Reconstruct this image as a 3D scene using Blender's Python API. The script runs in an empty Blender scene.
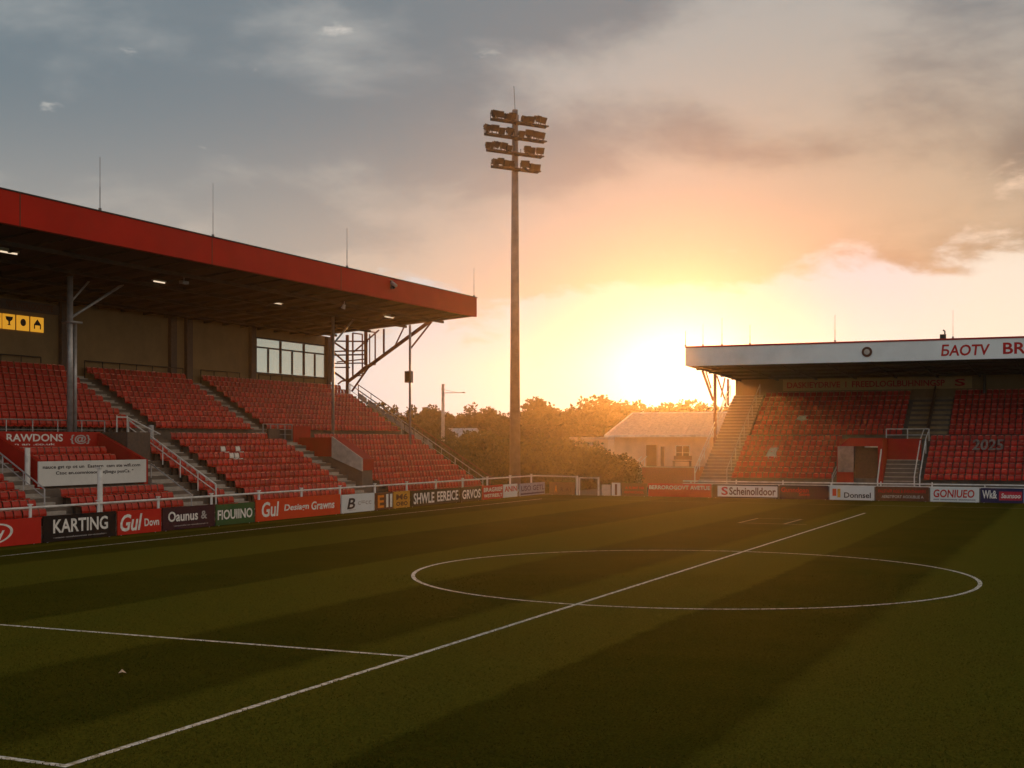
import bpy, math, random
from mathutils import Vector, Matrix
random.seed(7)
S = bpy.context.scene
C = S.collection
R = math.radians

# ------------------------------------------------------------------ camera
F, HZ, CX, CAMH, YAW = 1300.0, 440.0, 512.0, 4.2, R(24.2)
cs, sn = math.cos(YAW), math.sin(YAW)
cam = bpy.data.objects.new('camera', bpy.data.cameras.new('camera'))
C.objects.link(cam)
cam.location = (0, 0, CAMH)
cam.rotation_euler = (math.pi/2, 0, YAW)
cam.data.sensor_width = 36
cam.data.lens = F/1024*36
cam.data.shift_y = (HZ-384)/1024
cam.data.clip_end = 5000
S.camera = cam

def P(x, y, X=None, Y=None, z=None):
    a = (x-CX)/F; b = -(y-HZ)/F
    d = (a*cs-sn, a*sn+cs, b)
    if X is not None: t = X/d[0]
    elif Y is not None: t = Y/d[1]
    else: t = (z-CAMH)/d[2]
    return Vector((d[0]*t, d[1]*t, CAMH+d[2]*t))
def yx(x, X): return P(x, HZ, X=X).y          # Y of picture column on plane X
def xy(x, Y): return P(x, HZ, Y=Y).x          # X of picture column on plane Y
def proj(p):
    xc = p[0]*cs+p[1]*sn; zc = -p[0]*sn+p[1]*cs
    return CX+F*xc/zc, HZ-F*(p[2]-CAMH)/zc, zc

# ------------------------------------------------------------------ materials
def nt_new(name):
    m = bpy.data.materials.new(name); m.use_nodes = True
    nt = m.node_tree
    return m, nt, nt.nodes['Principled BSDF']
def mat(name, col, rough=.6, metal=0, var=.18, scale=6, bump=0, emit=None, estr=0, dirt=0, objvar=0, spec=.4):
    m, nt, b = nt_new(name)
    N, L = nt.nodes, nt.links
    b.inputs['Roughness'].default_value = rough
    b.inputs['Metallic'].default_value = metal
    b.inputs['Specular IOR Level'].default_value = spec
    tc = N.new('ShaderNodeTexCoord')
    no = N.new('ShaderNodeTexNoise'); no.inputs['Scale'].default_value = scale
    no.inputs['Detail'].default_value = 6
    L.new(tc.outputs['Object'], no.inputs['Vector'])
    ra = N.new('ShaderNodeValToRGB')
    lo = [c*(1-var) for c in col]+[1]; hi = [min(1, c*(1+var)) for c in col]+[1]
    ra.color_ramp.elements[0].position = .3; ra.color_ramp.elements[0].color = lo
    ra.color_ramp.elements[1].position = .7; ra.color_ramp.elements[1].color = hi
    L.new(no.outputs['Fac'], ra.inputs['Fac'])
    out = ra.outputs['Color']
    if dirt:
        n2 = N.new('ShaderNodeTexNoise'); n2.inputs['Scale'].default_value = scale*.23
        n2.inputs['Detail'].default_value = 9; n2.inputs['Roughness'].default_value = .7
        L.new(tc.outputs['Object'], n2.inputs['Vector'])
        r2 = N.new('ShaderNodeMapRange'); r2.inputs[1].default_value = .48; r2.inputs[2].default_value = .72
        r2.inputs[4].default_value = dirt
        L.new(n2.outputs['Fac'], r2.inputs[0])
        mx = N.new('ShaderNodeMix'); mx.data_type = 'RGBA'
        L.new(r2.outputs[0], mx.inputs[0]); L.new(out, mx.inputs[6])
        mx.inputs[7].default_value = (.06, .05, .04, 1)
        out = mx.outputs[2]
    if objvar:
        oi = N.new('ShaderNodeNewGeometry')
        hv = N.new('ShaderNodeHueSaturation')
        mr = N.new('ShaderNodeMapRange'); mr.inputs[3].default_value = 1-objvar; mr.inputs[4].default_value = 1+objvar
        L.new(oi.outputs['Random Per Island'], mr.inputs[0]); L.new(mr.outputs[0], hv.inputs['Value'])
        L.new(out, hv.inputs['Color']); out = hv.outputs['Color']
    L.new(out, b.inputs['Base Color'])
    if bump:
        bp = N.new('ShaderNodeBump'); bp.inputs['Strength'].default_value = bump
        bp.inputs['Distance'].default_value = .02
        n3 = N.new('ShaderNodeTexNoise'); n3.inputs['Scale'].default_value = scale*5
        L.new(tc.outputs['Object'], n3.inputs['Vector'])
        L.new(n3.outputs['Fac'], bp.inputs['Height']); L.new(bp.outputs[0], b.inputs['Normal'])
    if emit:
        b.inputs['Emission Color'].default_value = (*emit, 1); b.inputs['Emission Strength'].default_value = estr
    return m

M = {}
M['seat'] = mat('seat_red', (.43, .022, .010), .36, var=.22, scale=3, objvar=.28, spec=.26)
M['seat_glint_lip'] = mat('seat_edge_glint', (.60, .22, .16), .4, var=.5, scale=1.3, objvar=.5)  # paler lip colour paints the sky glint along seat-back tops
M['seat_white'] = mat('seat_white', (.72, .66, .6), .4)
M['steel'] = mat('galvanised_steel', (.42, .43, .44), .45, .55, dirt=.25, scale=4)
M['white_steel'] = mat('white_painted_steel', (.72, .72, .7), .45, dirt=.3, scale=3)
M['dark_steel'] = mat('dark_steel', (.022, .02, .02), .6, 0)
M['rust_steel'] = mat('red_oxide_steel', (.16, .05, .035), .6, dirt=.3)
M['mast'] = mat('mast_steel', (.17, .16, .16), .55, .2, dirt=.3, scale=2)
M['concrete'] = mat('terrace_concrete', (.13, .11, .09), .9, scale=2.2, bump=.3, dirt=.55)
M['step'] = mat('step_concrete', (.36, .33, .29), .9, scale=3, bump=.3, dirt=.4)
M['fascia_red'] = mat('fascia_red_sheet', (.43, .016, .006), .5, var=.10, scale=.7, dirt=.15, spec=.05)
M['fascia_white'] = mat('fascia_white_sheet', (.78, .83, .85), .5, var=.06, scale=.6, dirt=.22)
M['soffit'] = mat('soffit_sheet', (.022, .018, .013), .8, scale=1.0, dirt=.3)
M['roof'] = mat('roof_sheet', (.16, .14, .13), .7)
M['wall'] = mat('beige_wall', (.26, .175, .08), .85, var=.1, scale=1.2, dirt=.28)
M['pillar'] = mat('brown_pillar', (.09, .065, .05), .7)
M['red_panel'] = mat('red_painted_panel', (.38, .018, .012), .55, var=.12, dirt=.3, scale=2, spec=.12)
M['white_board'] = mat('white_board', (.66, .68, .66), .5, var=.05, dirt=.15, scale=1.5)
M['worn_white'] = mat('worn_white_paint', (.50, .46, .42), .8, var=.2, dirt=.4, scale=3)
M['ink'] = mat('dark_lettering', (.02, .022, .03), .5, spec=.08)
M['white_ink'] = mat('white_lettering', (.75, .75, .73), .5, spec=.08)
M['red_ink'] = mat('red_lettering', (.45, .02, .02), .5, spec=.08)
M['grey_ink'] = mat('grey_lettering', (.38, .38, .38), .5)
M['dull_ink'] = mat('dull_lettering', (.045, .035, .03), .7)
M['b_red'] = mat('board_red', (.50, .022, .014), .4, var=.07, dirt=.12, scale=1.5, spec=.12)
M['b_orange'] = mat('board_orange_red', (.60, .055, .018), .4, var=.07, dirt=.12, scale=1.5, spec=.12)
M['b_black'] = mat('board_black', (.014, .013, .014), .4, spec=.08)
M['b_plum'] = mat('board_plum', (.045, .018, .028), .4, spec=.08)
M['b_green'] = mat('board_green', (.03, .10, .035), .4, var=.08, dirt=.15, scale=1.5, spec=.12)
M['b_white'] = mat('board_white', (.66, .70, .72), .45, var=.05, dirt=.12, scale=1.5, spec=.12)
M['b_gold'] = mat('board_gold', (.55, .27, .04), .45, spec=.08)
M['b_brown'] = mat('board_brown', (.12, .05, .03), .5, spec=.08)
M['b_olive'] = mat('board_dark_olive', (.05, .04, .018), .5, spec=.08)
M['b_blue'] = mat('board_pale_blue', (.20, .28, .42), .45, spec=.08)
M['b_navy'] = mat('board_navy', (.03, .03, .09), .45, spec=.08)
M['b_pink'] = mat('board_crimson', (.45, .03, .06), .45, spec=.08)
M['net'] = mat('brown_netting', (.20, .10, .045), .9, var=.4, scale=14)
M['orange_ink'] = mat('orange_lettering', (.75, .24, .03), .5, spec=.08)
M['plaster'] = mat('white_render', (.70, .54, .40), .9, var=.08, dirt=.2, scale=1.5)
M['brick'] = mat('red_brick', (.30, .085, .05), .9, var=.25, scale=9)
M['tile'] = mat('roof_tile', (.52, .42, .34), .8, var=.2, scale=4)
M['bark'] = mat('bark', (.09, .06, .04), .95, scale=8, bump=.5)
M['timber'] = mat('brown_timber', (.10, .055, .03), .7)
M['glass_dark'] = mat('dark_pane', (.03, .03, .03), .15, spec=.6)
M['blueroof'] = mat('slate_blue_roof', (.33, .37, .42), .6, var=.35, scale=4)
M['litter'] = mat('pale_litter', (.7, .5, .35), .8)
M['lamp_tube'] = mat('lit_tube', (.9, .85, .75), .5, emit=(1, .78, .55), estr=.9)
M['backlit'] = mat('backlit_amber', (.65, .35, .03), .5, var=.06, emit=(1, .45, .03), estr=.55)
M['lens'] = mat('lamp_glass', (.25, .24, .22), .2, metal=.5)

def leaf_mat(name, a, b):
    m, nt, bs = nt_new(name); N, L = nt.nodes, nt.links
    g = N.new('ShaderNodeNewGeometry'); r = N.new('ShaderNodeValToRGB')
    r.color_ramp.elements[0].color = (*a, 1); r.color_ramp.elements[1].color = (*b, 1)
    L.new(g.outputs['Random Per Island'], r.inputs['Fac']); L.new(r.outputs[0], bs.inputs['Base Color'])
    bs.inputs['Roughness'].default_value = .7
    tr = N.new('ShaderNodeBsdfTranslucent'); L.new(r.outputs[0], tr.inputs['Color'])
    mx = N.new('ShaderNodeMixShader'); mx.inputs[0].default_value = .22
    L.new(bs.outputs[0], mx.inputs[1]); L.new(tr.outputs[0], mx.inputs[2])
    L.new(mx.outputs[0], N['Material Output'].inputs['Surface'])
    return m
M['leaf_dark'] = leaf_mat('leaves_dark', (.022, .028, .007), (.065, .06, .014))
M['leaf_olive'] = leaf_mat('leaves_olive', (.030, .040, .005), (.10, .095, .012))

def glass_mat():
    m, nt, b = nt_new('window_glass')
    b.inputs['Base Color'].default_value = (.84, .88, .76, 1)
    b.inputs['Roughness'].default_value = .05
    b.inputs['Metallic'].default_value = .0
    b.inputs['Transmission Weight'].default_value = .75
    b.inputs['IOR'].default_value = 1.1
    return m
M['glass'] = glass_mat()

def grass_mat(name, stripes=True):
    m, nt, b = nt_new(name); N, L = nt.nodes, nt.links
    b.inputs['Roughness'].default_value = 1.; b.inputs['Specular IOR Level'].default_value = 0.
    tc = N.new('ShaderNodeTexCoord')
    def noise(sc, det=5, st=None):
        n = N.new('ShaderNodeTexNoise'); n.inputs['Scale'].default_value = sc; n.inputs['Detail'].default_value = det
        n.inputs['Roughness'].default_value = .65
        if st:
            mp = N.new('ShaderNodeMapping'); mp.inputs['Scale'].default_value = st
            L.new(tc.outputs['Object'], mp.inputs[0]); L.new(mp.outputs[0], n.inputs['Vector'])
        else: L.new(tc.outputs['Object'], n.inputs['Vector'])
        return n.outputs['Fac']
    def mix(f, a, bb):
        x = N.new('ShaderNodeMix'); x.data_type = 'RGBA'
        L.new(f, x.inputs[0]) if not isinstance(f, float) else setattr(x.inputs[0], 'default_value', f)
        for s, v in ((6, a), (7, bb)):
            if isinstance(v, tuple): x.inputs[s].default_value = (*v, 1)
            else: L.new(v, x.inputs[s])
        return x.outputs[2]
    def rng(v, a, bb, c=0., d=1.):
        x = N.new('ShaderNodeMapRange'); L.new(v, x.inputs[0])
        x.inputs[1].default_value, x.inputs[2].default_value, x.inputs[3].default_value, x.inputs[4].default_value = a, bb, c, d
        return x.outputs[0]
    dark, light = GR_DARK, GR_LIGHT
    if stripes:
        sp = N.new('ShaderNodeSeparateXYZ'); L.new(tc.outputs['Object'], sp.inputs[0])
        wob = rng(noise(.8, 4), .3, .7, -.12, .12)
        ad = N.new('ShaderNodeMath'); L.new(sp.outputs['X'], ad.inputs[0]); L.new(wob, ad.inputs[1])
        f = rng(ad.outputs[0], -45, 15)
        rp = N.new('ShaderNodeValToRGB'); rp.color_ramp.interpolation = 'LINEAR'
        e = rp.color_ramp.elements
        bounds = STRIPES
        pts = []
        cur = STRIPE_FIRST
        pts.append((0., cur))
        for x in bounds:
            u = (x+45)/60; w = .06/60
            pts.append((u-w, cur)); cur = 1-cur; pts.append((u+w, cur))
        pts.append((1., cur))
        e[0].position = pts[0][0]; e[0].color = (pts[0][1],)*3+(1,)
        e[1].position = pts[-1][0]; e[1].color = (pts[-1][1],)*3+(1,)
        for u, v in pts[1:-1]:
            q = e.new(u); q.color = (v, v, v, 1)
        L.new(f, rp.inputs[0])
        col = mix(rp.outputs[0], dark, light)
    else:
        col = mix(rng(noise(.12), .35, .65), dark, light)
    col = mix(rng(noise(.35, 8), .3, .75, 0., .45), col, (light[0]*1.05, light[1]*.82, light[2]*.9))
    hv = N.new('ShaderNodeHueSaturation'); L.new(col, hv.inputs['Color'])
    t = rng(noise(22, 9, (1, .6, 1)), .25, .75, .58, 1.42)
    L.new(t, hv.inputs['Value'])
    L.new(hv.outputs[0], b.inputs['Base Color'])
    bp = N.new('ShaderNodeBump'); bp.inputs['Strength'].default_value = .5; bp.inputs['Distance'].default_value = .03
    L.new(noise(60, 4), bp.inputs['Height']); L.new(bp.outputs[0], b.inputs['Normal'])
    return m
GR_DARK, GR_LIGHT = (.037, .043, .0038), (.080, .082, .009)
STRIPES = [-38, -33.5, -28.3, -22.6, -17.8, -13.6, -9.0, -4.7, -.3, 4.2, 8.7]
STRIPE_FIRST = 1
M['pitch'] = grass_mat('pitch_grass')
M['rough_grass'] = grass_mat('rough_grass', False)
def line_mat():
    m, nt, b = nt_new('line_paint'); N, L = nt.nodes, nt.links
    tc = N.new('ShaderNodeTexCoord'); n = N.new('ShaderNodeTexNoise'); n.inputs['Scale'].default_value = 9
    n.inputs['Detail'].default_value = 6
    L.new(tc.outputs['Object'], n.inputs['Vector'])
    r = N.new('ShaderNodeValToRGB'); r.color_ramp.elements[0].position = .36; r.color_ramp.elements[1].position = .60
    r.color_ramp.elements[0].color = (.26, .24, .14, 1); r.color_ramp.elements[1].color = (.72, .72, .68, 1)
    L.new(n.outputs['Fac'], r.inputs[0]); L.new(r.outputs[0], b.inputs['Base Color']); b.inputs['Roughness'].default_value = .9
    return m
M['line'] = line_mat()
M['faint_line'] = mat('worn_line_paint', (.26, .235, .14), .9, var=.4, scale=9)
M['asphalt'] = mat('dark_path', (.09, .08, .065), .95, scale=4, dirt=.3)

# ------------------------------------------------------------------ mesh helpers
ORG = {}
class MB:
    def __init__(s): s.v = []; s.f = []; s.mi = None
    def add(s, vs, fs):
        o = len(s.v); s.v += [tuple(v) for v in vs]; s.f += [tuple(i+o for i in f) for f in fs]; return s
    def box(s, x0, x1, y0, y1, z0, z1):
        x0, x1 = sorted((x0, x1)); y0, y1 = sorted((y0, y1)); z0, z1 = sorted((z0, z1))
        return s.add([(x0,y0,z0),(x1,y0,z0),(x1,y1,z0),(x0,y1,z0),(x0,y0,z1),(x1,y0,z1),(x1,y1,z1),(x0,y1,z1)],
              [(0,3,2,1),(4,5,6,7),(0,1,5,4),(1,2,6,5),(2,3,7,6),(3,0,4,7)])
    def tube(s, a, b, r, n=8, r2=None, cap=True):
        a, b = Vector(a), Vector(b); d = (b-a).normalized()
        u = d.orthogonal().normalized(); w = d.cross(u)
        r2 = r if r2 is None else r2
        vs = []
        for c, rr in ((a, r), (b, r2)):
            for k in range(n):
                t = 2*math.pi*k/n+math.pi/n
                vs.append(c+u*math.cos(t)*rr+w*math.sin(t)*rr)
        fs = [(k, (k+1) % n, n+(k+1) % n, n+k) for k in range(n)]
        if cap: fs += [tuple(range(n-1, -1, -1)), tuple(range(n, 2*n))]
        return s.add(vs, fs)
    def path(s, pts, r, n=6):
        for a, b in zip(pts, pts[1:]): s.tube(a, b, r, n)
        return s
    def bar(s, a, b, w, h, up=(0,0,1)):
        a, b = Vector(a), Vector(b); d = (b-a).normalized()
        up = Vector(up)
        if abs(d.dot(up)) > .98: up = Vector((1,0,0))
        u = d.cross(up).normalized()*w/2; v = u.cross(d).normalized()*h/2
        vs = [c+e for c in (a, b) for e in (-u-v, u-v, u+v, -u+v)]
        return s.add(vs, [(0,1,2,3),(7,6,5,4),(0,4,5,1),(1,5,6,2),(2,6,7,3),(3,7,4,0)])
    def prism(s, prof, lo, hi, axis):
        """extrude a closed 2-D profile: axis 'y' -> profile is (x,z); 'x' -> (y,z); 'z' -> (x,y)"""
        def p3(q, t):
            return {'y': (q[0], t, q[1]), 'x': (t, q[0], q[1]), 'z': (q[0], q[1], t)}[axis]
        n = len(prof)
        vs = [p3(q, lo) for q in prof]+[p3(q, hi) for q in prof]
        return s.add(vs, [tuple(range(n)), tuple(range(2*n-1, n-1, -1))]+[(k, n+k, n+(k+1) % n, (k+1) % n) for k in range(n)])
    def build(s, name, m, parent=None, smooth=False):
        me = bpy.data.meshes.new(name)
        o = ORG.get(parent.name, Vector((0,0,0))) if parent else Vector((0,0,0))
        me.from_pydata([(v[0]-o[0], v[1]-o[1], v[2]-o[2]) for v in s.v], [], s.f)
        import bmesh
        bm = bmesh.new(); bm.from_mesh(me); bmesh.ops.recalc_face_normals(bm, faces=bm.faces); bm.to_mesh(me); bm.free()
        me.materials.append(M[m] if isinstance(m, str) else m)
        if s.mi:
            me.materials.append(M[s.mi[1]])
            for p in me.polygons:
                if p.index in s.mi[0]: p.material_index = 1
        if smooth:
            for p in me.polygons: p.use_smooth = True
        ob = bpy.data.objects.new(name, me); C.objects.link(ob)
        if parent:
            ob.parent = parent; ORG[ob.name] = o
        return ob
def tag(o, label, cat, group=None, kind=None):
    if label: o['label'] = label
    if cat: o['category'] = cat
    if group: o['group'] = group
    if kind: o['kind'] = kind
    return o
def thing(name, loc, label, cat, group=None):
    o = bpy.data.objects.new(name, None); C.objects.link(o); o.location = loc
    o.empty_display_size = .2
    ORG[o.name] = Vector(loc)
    return tag(o, label, cat, group)
def structure(o, label=None):
    o['kind'] = 'structure'
    if label: o['label'] = label
    return o
def copy_tree(o, parent=None):
    c = o.copy(); C.objects.link(c)
    if parent: c.parent = parent
    for ch in list(o.children): copy_tree(ch, c)
    return c

_tc = {}
def text_geo(s, shear=0.):
    key = (s, shear)
    if key not in _tc:
        cu = bpy.data.curves.new('t', 'FONT'); cu.body = s; cu.size = 1; cu.shear = shear
        cu.resolution_u = 3; cu.extrude = 0; cu.offset = .022
        ob = bpy.data.objects.new('t', cu); C.objects.link(ob)
        bpy.context.view_layer.update()
        me = ob.to_mesh()
        vs = [tuple(v.co[:2]) for v in me.vertices]; fs = [tuple(p.vertices) for p in me.polygons]
        ob.to_mesh_clear(); bpy.data.objects.remove(ob); bpy.data.curves.remove(cu)
        xs = [v[0] for v in vs]; ys = [v[1] for v in vs]
        x0, x1, y0, y1 = min(xs), max(xs), min(ys), max(ys)
        _tc[key] = ([((a-x0)/(x1-x0), (b-y0)/(y1-y0)) for a, b in vs], fs)
    return _tc[key]
def put_text(mb, s, org, u, v, n, w, h, shear=0., thick=.006):
    """text fitted to w x h with its lower-left at org; u right, v up, n outward"""
    vs, fs = text_geo(s, shear)
    org, u, v, n = Vector(org), Vector(u), Vector(v), Vector(n)
    mb.add([org+u*(a*w)+v*(b*h)+n*thick for a, b in vs], fs)
    return mb

# ------------------------------------------------------------------ ground and pitch
structure(MB().add([(-500,-400,0),(500,-400,0),(500,500,0),(-500,500,0)], [(0,1,2,3)]).build('ground', 'rough_grass'))
structure(MB().add([(-38.6,-14,.004),(45,-14,.004),(45,91.6,.004),(-38.6,91.6,.004)], [(0,1,2,3)]).build('pitch', 'pitch'))
structure(MB().add([(-60,30,.004),(-39.25,30,.004),(-39.25,93.5,.004),(-60,93.5,.004)], [(0,1,2,3)]).build('left_path', 'asphalt'))
structure(MB().add([(-39.25,92.3,.008),(30,92.3,.008),(30,112,.008),(-39.25,112,.008)], [(0,1,2,3)]).build('far_path', 'asphalt'))
LX = -12.1
ln = MB()
def gl(x0, x1, y0, y1, z=.008): ln.add([(x0,y0,z),(x1,y0,z),(x1,y1,z),(x0,y1,z)], [(0,1,2,3)])
gl(LX-.06, LX+.06, 12.9-.06, 76.4)                 # long line
gl(-36.06, LX-.06, 22.1, 22.22)                    # cross line
gl(-36.06, LX-.06, 12.84, 12.96)                   # near cross line
gl(-36.12, -36.02, -10, 85.5)                      # left touchline
structure(ln.build('pitch_line', 'line'))
fl = MB(); ln = fl
gl(-36.0, 40, 85.45, 85.55)
a, b = P(737, 523, z=0), P(816, 522, z=0)
gl(a.x, b.x, a.y, a.y+.12); gl(a.x, b.x-1, a.y+4.2, a.y+4.3)
gl(a.x, a.x+.12, a.y+.12, a.y+4.2); gl(b.x-1.2, b.x-1.05, a.y+.12, a.y+4.2)
structure(fl.build('worn_pitch_line', 'faint_line'))
cc = MB(); n = 160; CCX, CCR = -11.68, 8.62
vs = []
for k in range(n):
    t = 2*math.pi*k/n
    for r in (CCR-.06, CCR+.06): vs.append((CCX+r*math.cos(t), 39.5+r*math.sin(t), .012))
cc.add(vs, [(2*k, 2*k+1, (2*k+3) % (2*n), (2*k+2) % (2*n)) for k in range(n)])
structure(cc.build('centre_circle', 'line'))

# ------------------------------------------------------------------ left stand
LY0, LY1 = 31.0, 85.9
LOW = [(-40.39-.61*i, .53+.37*i) for i in range(10)]           # front edge X, floor z
WALKX, WALKZ = -46.49, 4.23
UPP = [(-47.4-.55*j, 4.5+.35*j) for j in range(10)]
BACKX = -53.2
stand = thing('grandstand', (-47, 58, 0), 'long covered left stand with deep red roof edge and steep red seating', 'grandstand')
prof = [(LOW[0][0]+.0, .0)]
for x, z in LOW: prof += [(x, z), (x-.61, z)] if False else [(x, z), (x-.605, z)]
prof = [(-40.39, 0.0)]
for x, z in LOW: prof += [(x, z), (x-.61, z)]
prof += [(WALKX, WALKZ), (-47.4, WALKZ)]
for x, z in UPP: prof += [(x, z), (x-.55, z)]
prof += [(BACKX+.02, UPP[-1][1]), (BACKX+.02, 0)]
t = MB(); n = len(prof)
t.add([(p[0], LY0, p[1]) for p in prof]+[(p[0], LY1, p[1]) for p in prof], [(k, k+1, n+k+1, n+k) for k in range(n-1)])
# end walls as strips down to the ground
for Y in (LY0, LY1):
    for (x0, z0), (x1, z1) in zip(prof[1:], prof[2:]):
        if abs(x1-x0) > .01: t.add([(x0,Y,0),(x1,Y,0),(x1,Y,z1),(x0,Y,z0)], [(0,1,2,3)])
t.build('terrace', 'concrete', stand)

def stairs(y0, y1, tier, parent):
    s = MB()
    rows = LOW if tier == 0 else UPP
    dz, dx = (.37, .61) if tier == 0 else (.35, .55)
    for k, (x, z) in enumerate(rows):
        s.box(x-.005, x-dx*.5, y0, y1, z+.003, z+.05)
        s.box(x-dx*.5-.004, x-dx+.004, y0, y1, z+.004, z+dz*.52)
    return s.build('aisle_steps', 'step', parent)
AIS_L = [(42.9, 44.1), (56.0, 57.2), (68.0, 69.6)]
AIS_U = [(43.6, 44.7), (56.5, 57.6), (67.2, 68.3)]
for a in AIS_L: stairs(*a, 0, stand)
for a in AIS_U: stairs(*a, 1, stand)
# back wall with window opening
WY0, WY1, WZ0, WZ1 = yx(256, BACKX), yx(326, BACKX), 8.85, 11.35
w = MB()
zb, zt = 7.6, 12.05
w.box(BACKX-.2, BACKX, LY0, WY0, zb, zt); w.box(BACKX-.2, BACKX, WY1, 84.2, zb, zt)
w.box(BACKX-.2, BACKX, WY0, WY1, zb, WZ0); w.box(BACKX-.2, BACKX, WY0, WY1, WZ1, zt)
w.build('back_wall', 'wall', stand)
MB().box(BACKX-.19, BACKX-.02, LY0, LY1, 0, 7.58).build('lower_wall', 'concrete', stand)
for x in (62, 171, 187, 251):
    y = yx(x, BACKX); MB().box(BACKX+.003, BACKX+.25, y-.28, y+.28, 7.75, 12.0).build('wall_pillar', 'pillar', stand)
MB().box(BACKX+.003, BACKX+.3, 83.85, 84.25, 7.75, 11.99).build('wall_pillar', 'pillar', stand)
fr = MB()
for y in (WY0, WY1): fr.box(BACKX-.12, BACKX+.03, y-.06, y+.06, WZ0, WZ1)
for z in (WZ0+.03, WZ1-.03): fr.box(BACKX-.11, BACKX+.02, WY0, WY1, z-.05, z+.05)
fr.box(BACKX-.11, BACKX+.02, WY0, WY1, 10.62, 10.72)
W3 = (WY1-WY0)/3
for k in (1, 2): fr.box(BACKX-.1, BACKX+.04, WY0+W3*k-.07, WY0+W3*k+.07, WZ0+.1, WZ1-.1)
for k in (.5, 1.5, 2.5): fr.box(BACKX-.1, BACKX+.015, WY0+W3*k-.06, WY0+W3*k+.06, WZ0+.1, 10.6)
win = fr.build('window', 'dark_steel', stand)
MB().box(BACKX-.07, BACKX-.05, WY0, WY1, WZ0, WZ1).build('window_pane', 'glass', win)
# roof: front X -40, back -53.6
FX = -40.0
RYE = 82.9
def sof(x): return 12.0+(x+53.2)/13.2*.98
rf = MB()
rf.prism([(FX-.061, 14.2), (-54.2, 13.1), (-54.2, 12.98), (FX-.061, 14.08)], LY0, RYE, 'y')
roof = rf.build('roof', 'roof', stand)
so = MB()
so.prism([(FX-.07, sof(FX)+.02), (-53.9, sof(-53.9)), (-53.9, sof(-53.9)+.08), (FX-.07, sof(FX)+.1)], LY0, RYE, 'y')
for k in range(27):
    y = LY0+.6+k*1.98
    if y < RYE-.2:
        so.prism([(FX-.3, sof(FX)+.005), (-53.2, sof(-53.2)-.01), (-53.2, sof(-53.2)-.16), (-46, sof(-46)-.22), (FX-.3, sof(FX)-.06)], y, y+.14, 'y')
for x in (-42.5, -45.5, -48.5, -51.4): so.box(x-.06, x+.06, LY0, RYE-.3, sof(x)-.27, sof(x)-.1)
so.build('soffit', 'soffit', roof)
fa = MB().prism([(FX, 13.0), (FX, 14.26), (FX-.06, 14.26), (FX-.06, 12.95), (FX-.25, 12.95), (FX-.25, 12.92), (FX, 12.92)], LY0, RYE+.02, 'y')
fb = fa.build('fascia', 'fascia_red', roof)
MB().box(FX-.2, FX+.05, LY0, RYE+.05, 14.263, 14.31).build('roof_edge_trim', 'dark_steel', roof)
ef = MB()
ef.prism([(FX-.07, 12.96), (FX-.07, 14.22), (-54.2, 13.12), (-54.2, 12.0), (-53.9, 11.95)], RYE+.01, RYE+.07, 'y')
ef.build('roof_end_panel', 'rust_steel', roof)
for x in (20, 212, 341):
    y = yx(x, FX); MB().box(FX+.001, FX+.012, y-.025, y+.025, 12.9, 14.24).build('panel_joint', 'b_brown', fb)
# roof columns
for (x, y, zb_, zt_, r) in ((-46.5, 49.9, WALKZ, sof(-46.5), .15), (-46.5, yx(333, -46.5), WALKZ, sof(-46.5), .1), (-46.5, yx(410, -46.5)-1.9, 4.2, sof(-46.5), .09)):
    if r == .09: y = 83.6+.0; x = P(410, HZ, Y=83.6).x; zb_ = 3.2; zt_ = sof(x)+.05
    cm = MB().tube((x, y, zb_), (x, y, zt_), r, 12)
    cm.box(x-.3, x+.3, y-.3, y+.3, zb_+.0, zb_+.05)
    if r == .15:
        cm.tube((x, y+.35, zb_), (x, y+.35, 10.1), .1, 10)
        cm.box(x-.35, x+.35, y-.2, y+.5, 10.0, 10.1)
        cm.tube((x, y+.1, 10.3), (x-.4, y+4.3, sof(-47)-.05), .07, 8); cm.tube((x, y+.1, 11.1), (x-.3, y+1.8, sof(-47)-.05), .05, 8)
    if r == .1:
        cm.tube((x, y, 10.6), (x, y+2.6, sof(x)-.05), .06, 8)
    cm.build('roof_column', 'steel', stand, True)
# end truss
TY = 84.9
tr = MB()
def tp(x, y, Y=TY): return P(x, y, Y=Y)
for a, b, r in [((347.3, 335), (347.3, 392), .13), ((352.8, 333), (352.8, 376), .07), ((365.8, 331), (365.8, 365), .14), ((369.7, 334), (369.7, 366), .05),
                ((383.8, 329), (383.8, 353), .08), ((347.3, 382), (430, 321), .15), ((352, 391), (368, 368), .08), ((368, 368), (428, 324), .07), ((433, 320), (411, 348), .07),
                ((405, 325), (395, 346), .06), ((331, 341), (368, 341.5), .06), ((331, 351.5), (366, 350.5), .06), ((331, 355.2), (366, 354.6), .06), ((331, 363.5), (366, 363), .05),
                ((331, 367.3), (350, 367.5), .05), ((332, 341), (347, 351), .07), ((353.6, 352), (379, 330), .07), ((332, 351), (347, 364), .07), ((331, 370), (345, 380), .08), ((350, 380), (366, 366), .09),
                ((331.5, 336), (331.5, 382), .1), ((337, 362), (366, 359), .05), ((338, 384), (342, 381), .07), ((342, 381), (347, 380.5), .07)]:
    tr.tube(tp(*a), tp(*b), r, 6)
for px, y0, y1 in ((365.8, 331, 365), (352.8, 333, 376)):     # second frame behind, tied back
    p, q = tp(px, y0), tp(px, y1)
    tr.tube((p.x, 86.3, p.z), (q.x, 86.3, q.z+.1), .06, 6); tr.tube(p, (p.x, 86.3, p.z), .05, 6); tr.tube(q, (q.x, 86.3, q.z+.1), .05, 6)
p = tp(347.3, 392); tr.tube(p, (p.x, p.y, 4), .13, 6)
tr.build('end_truss', 'rust_steel', stand)
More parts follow.
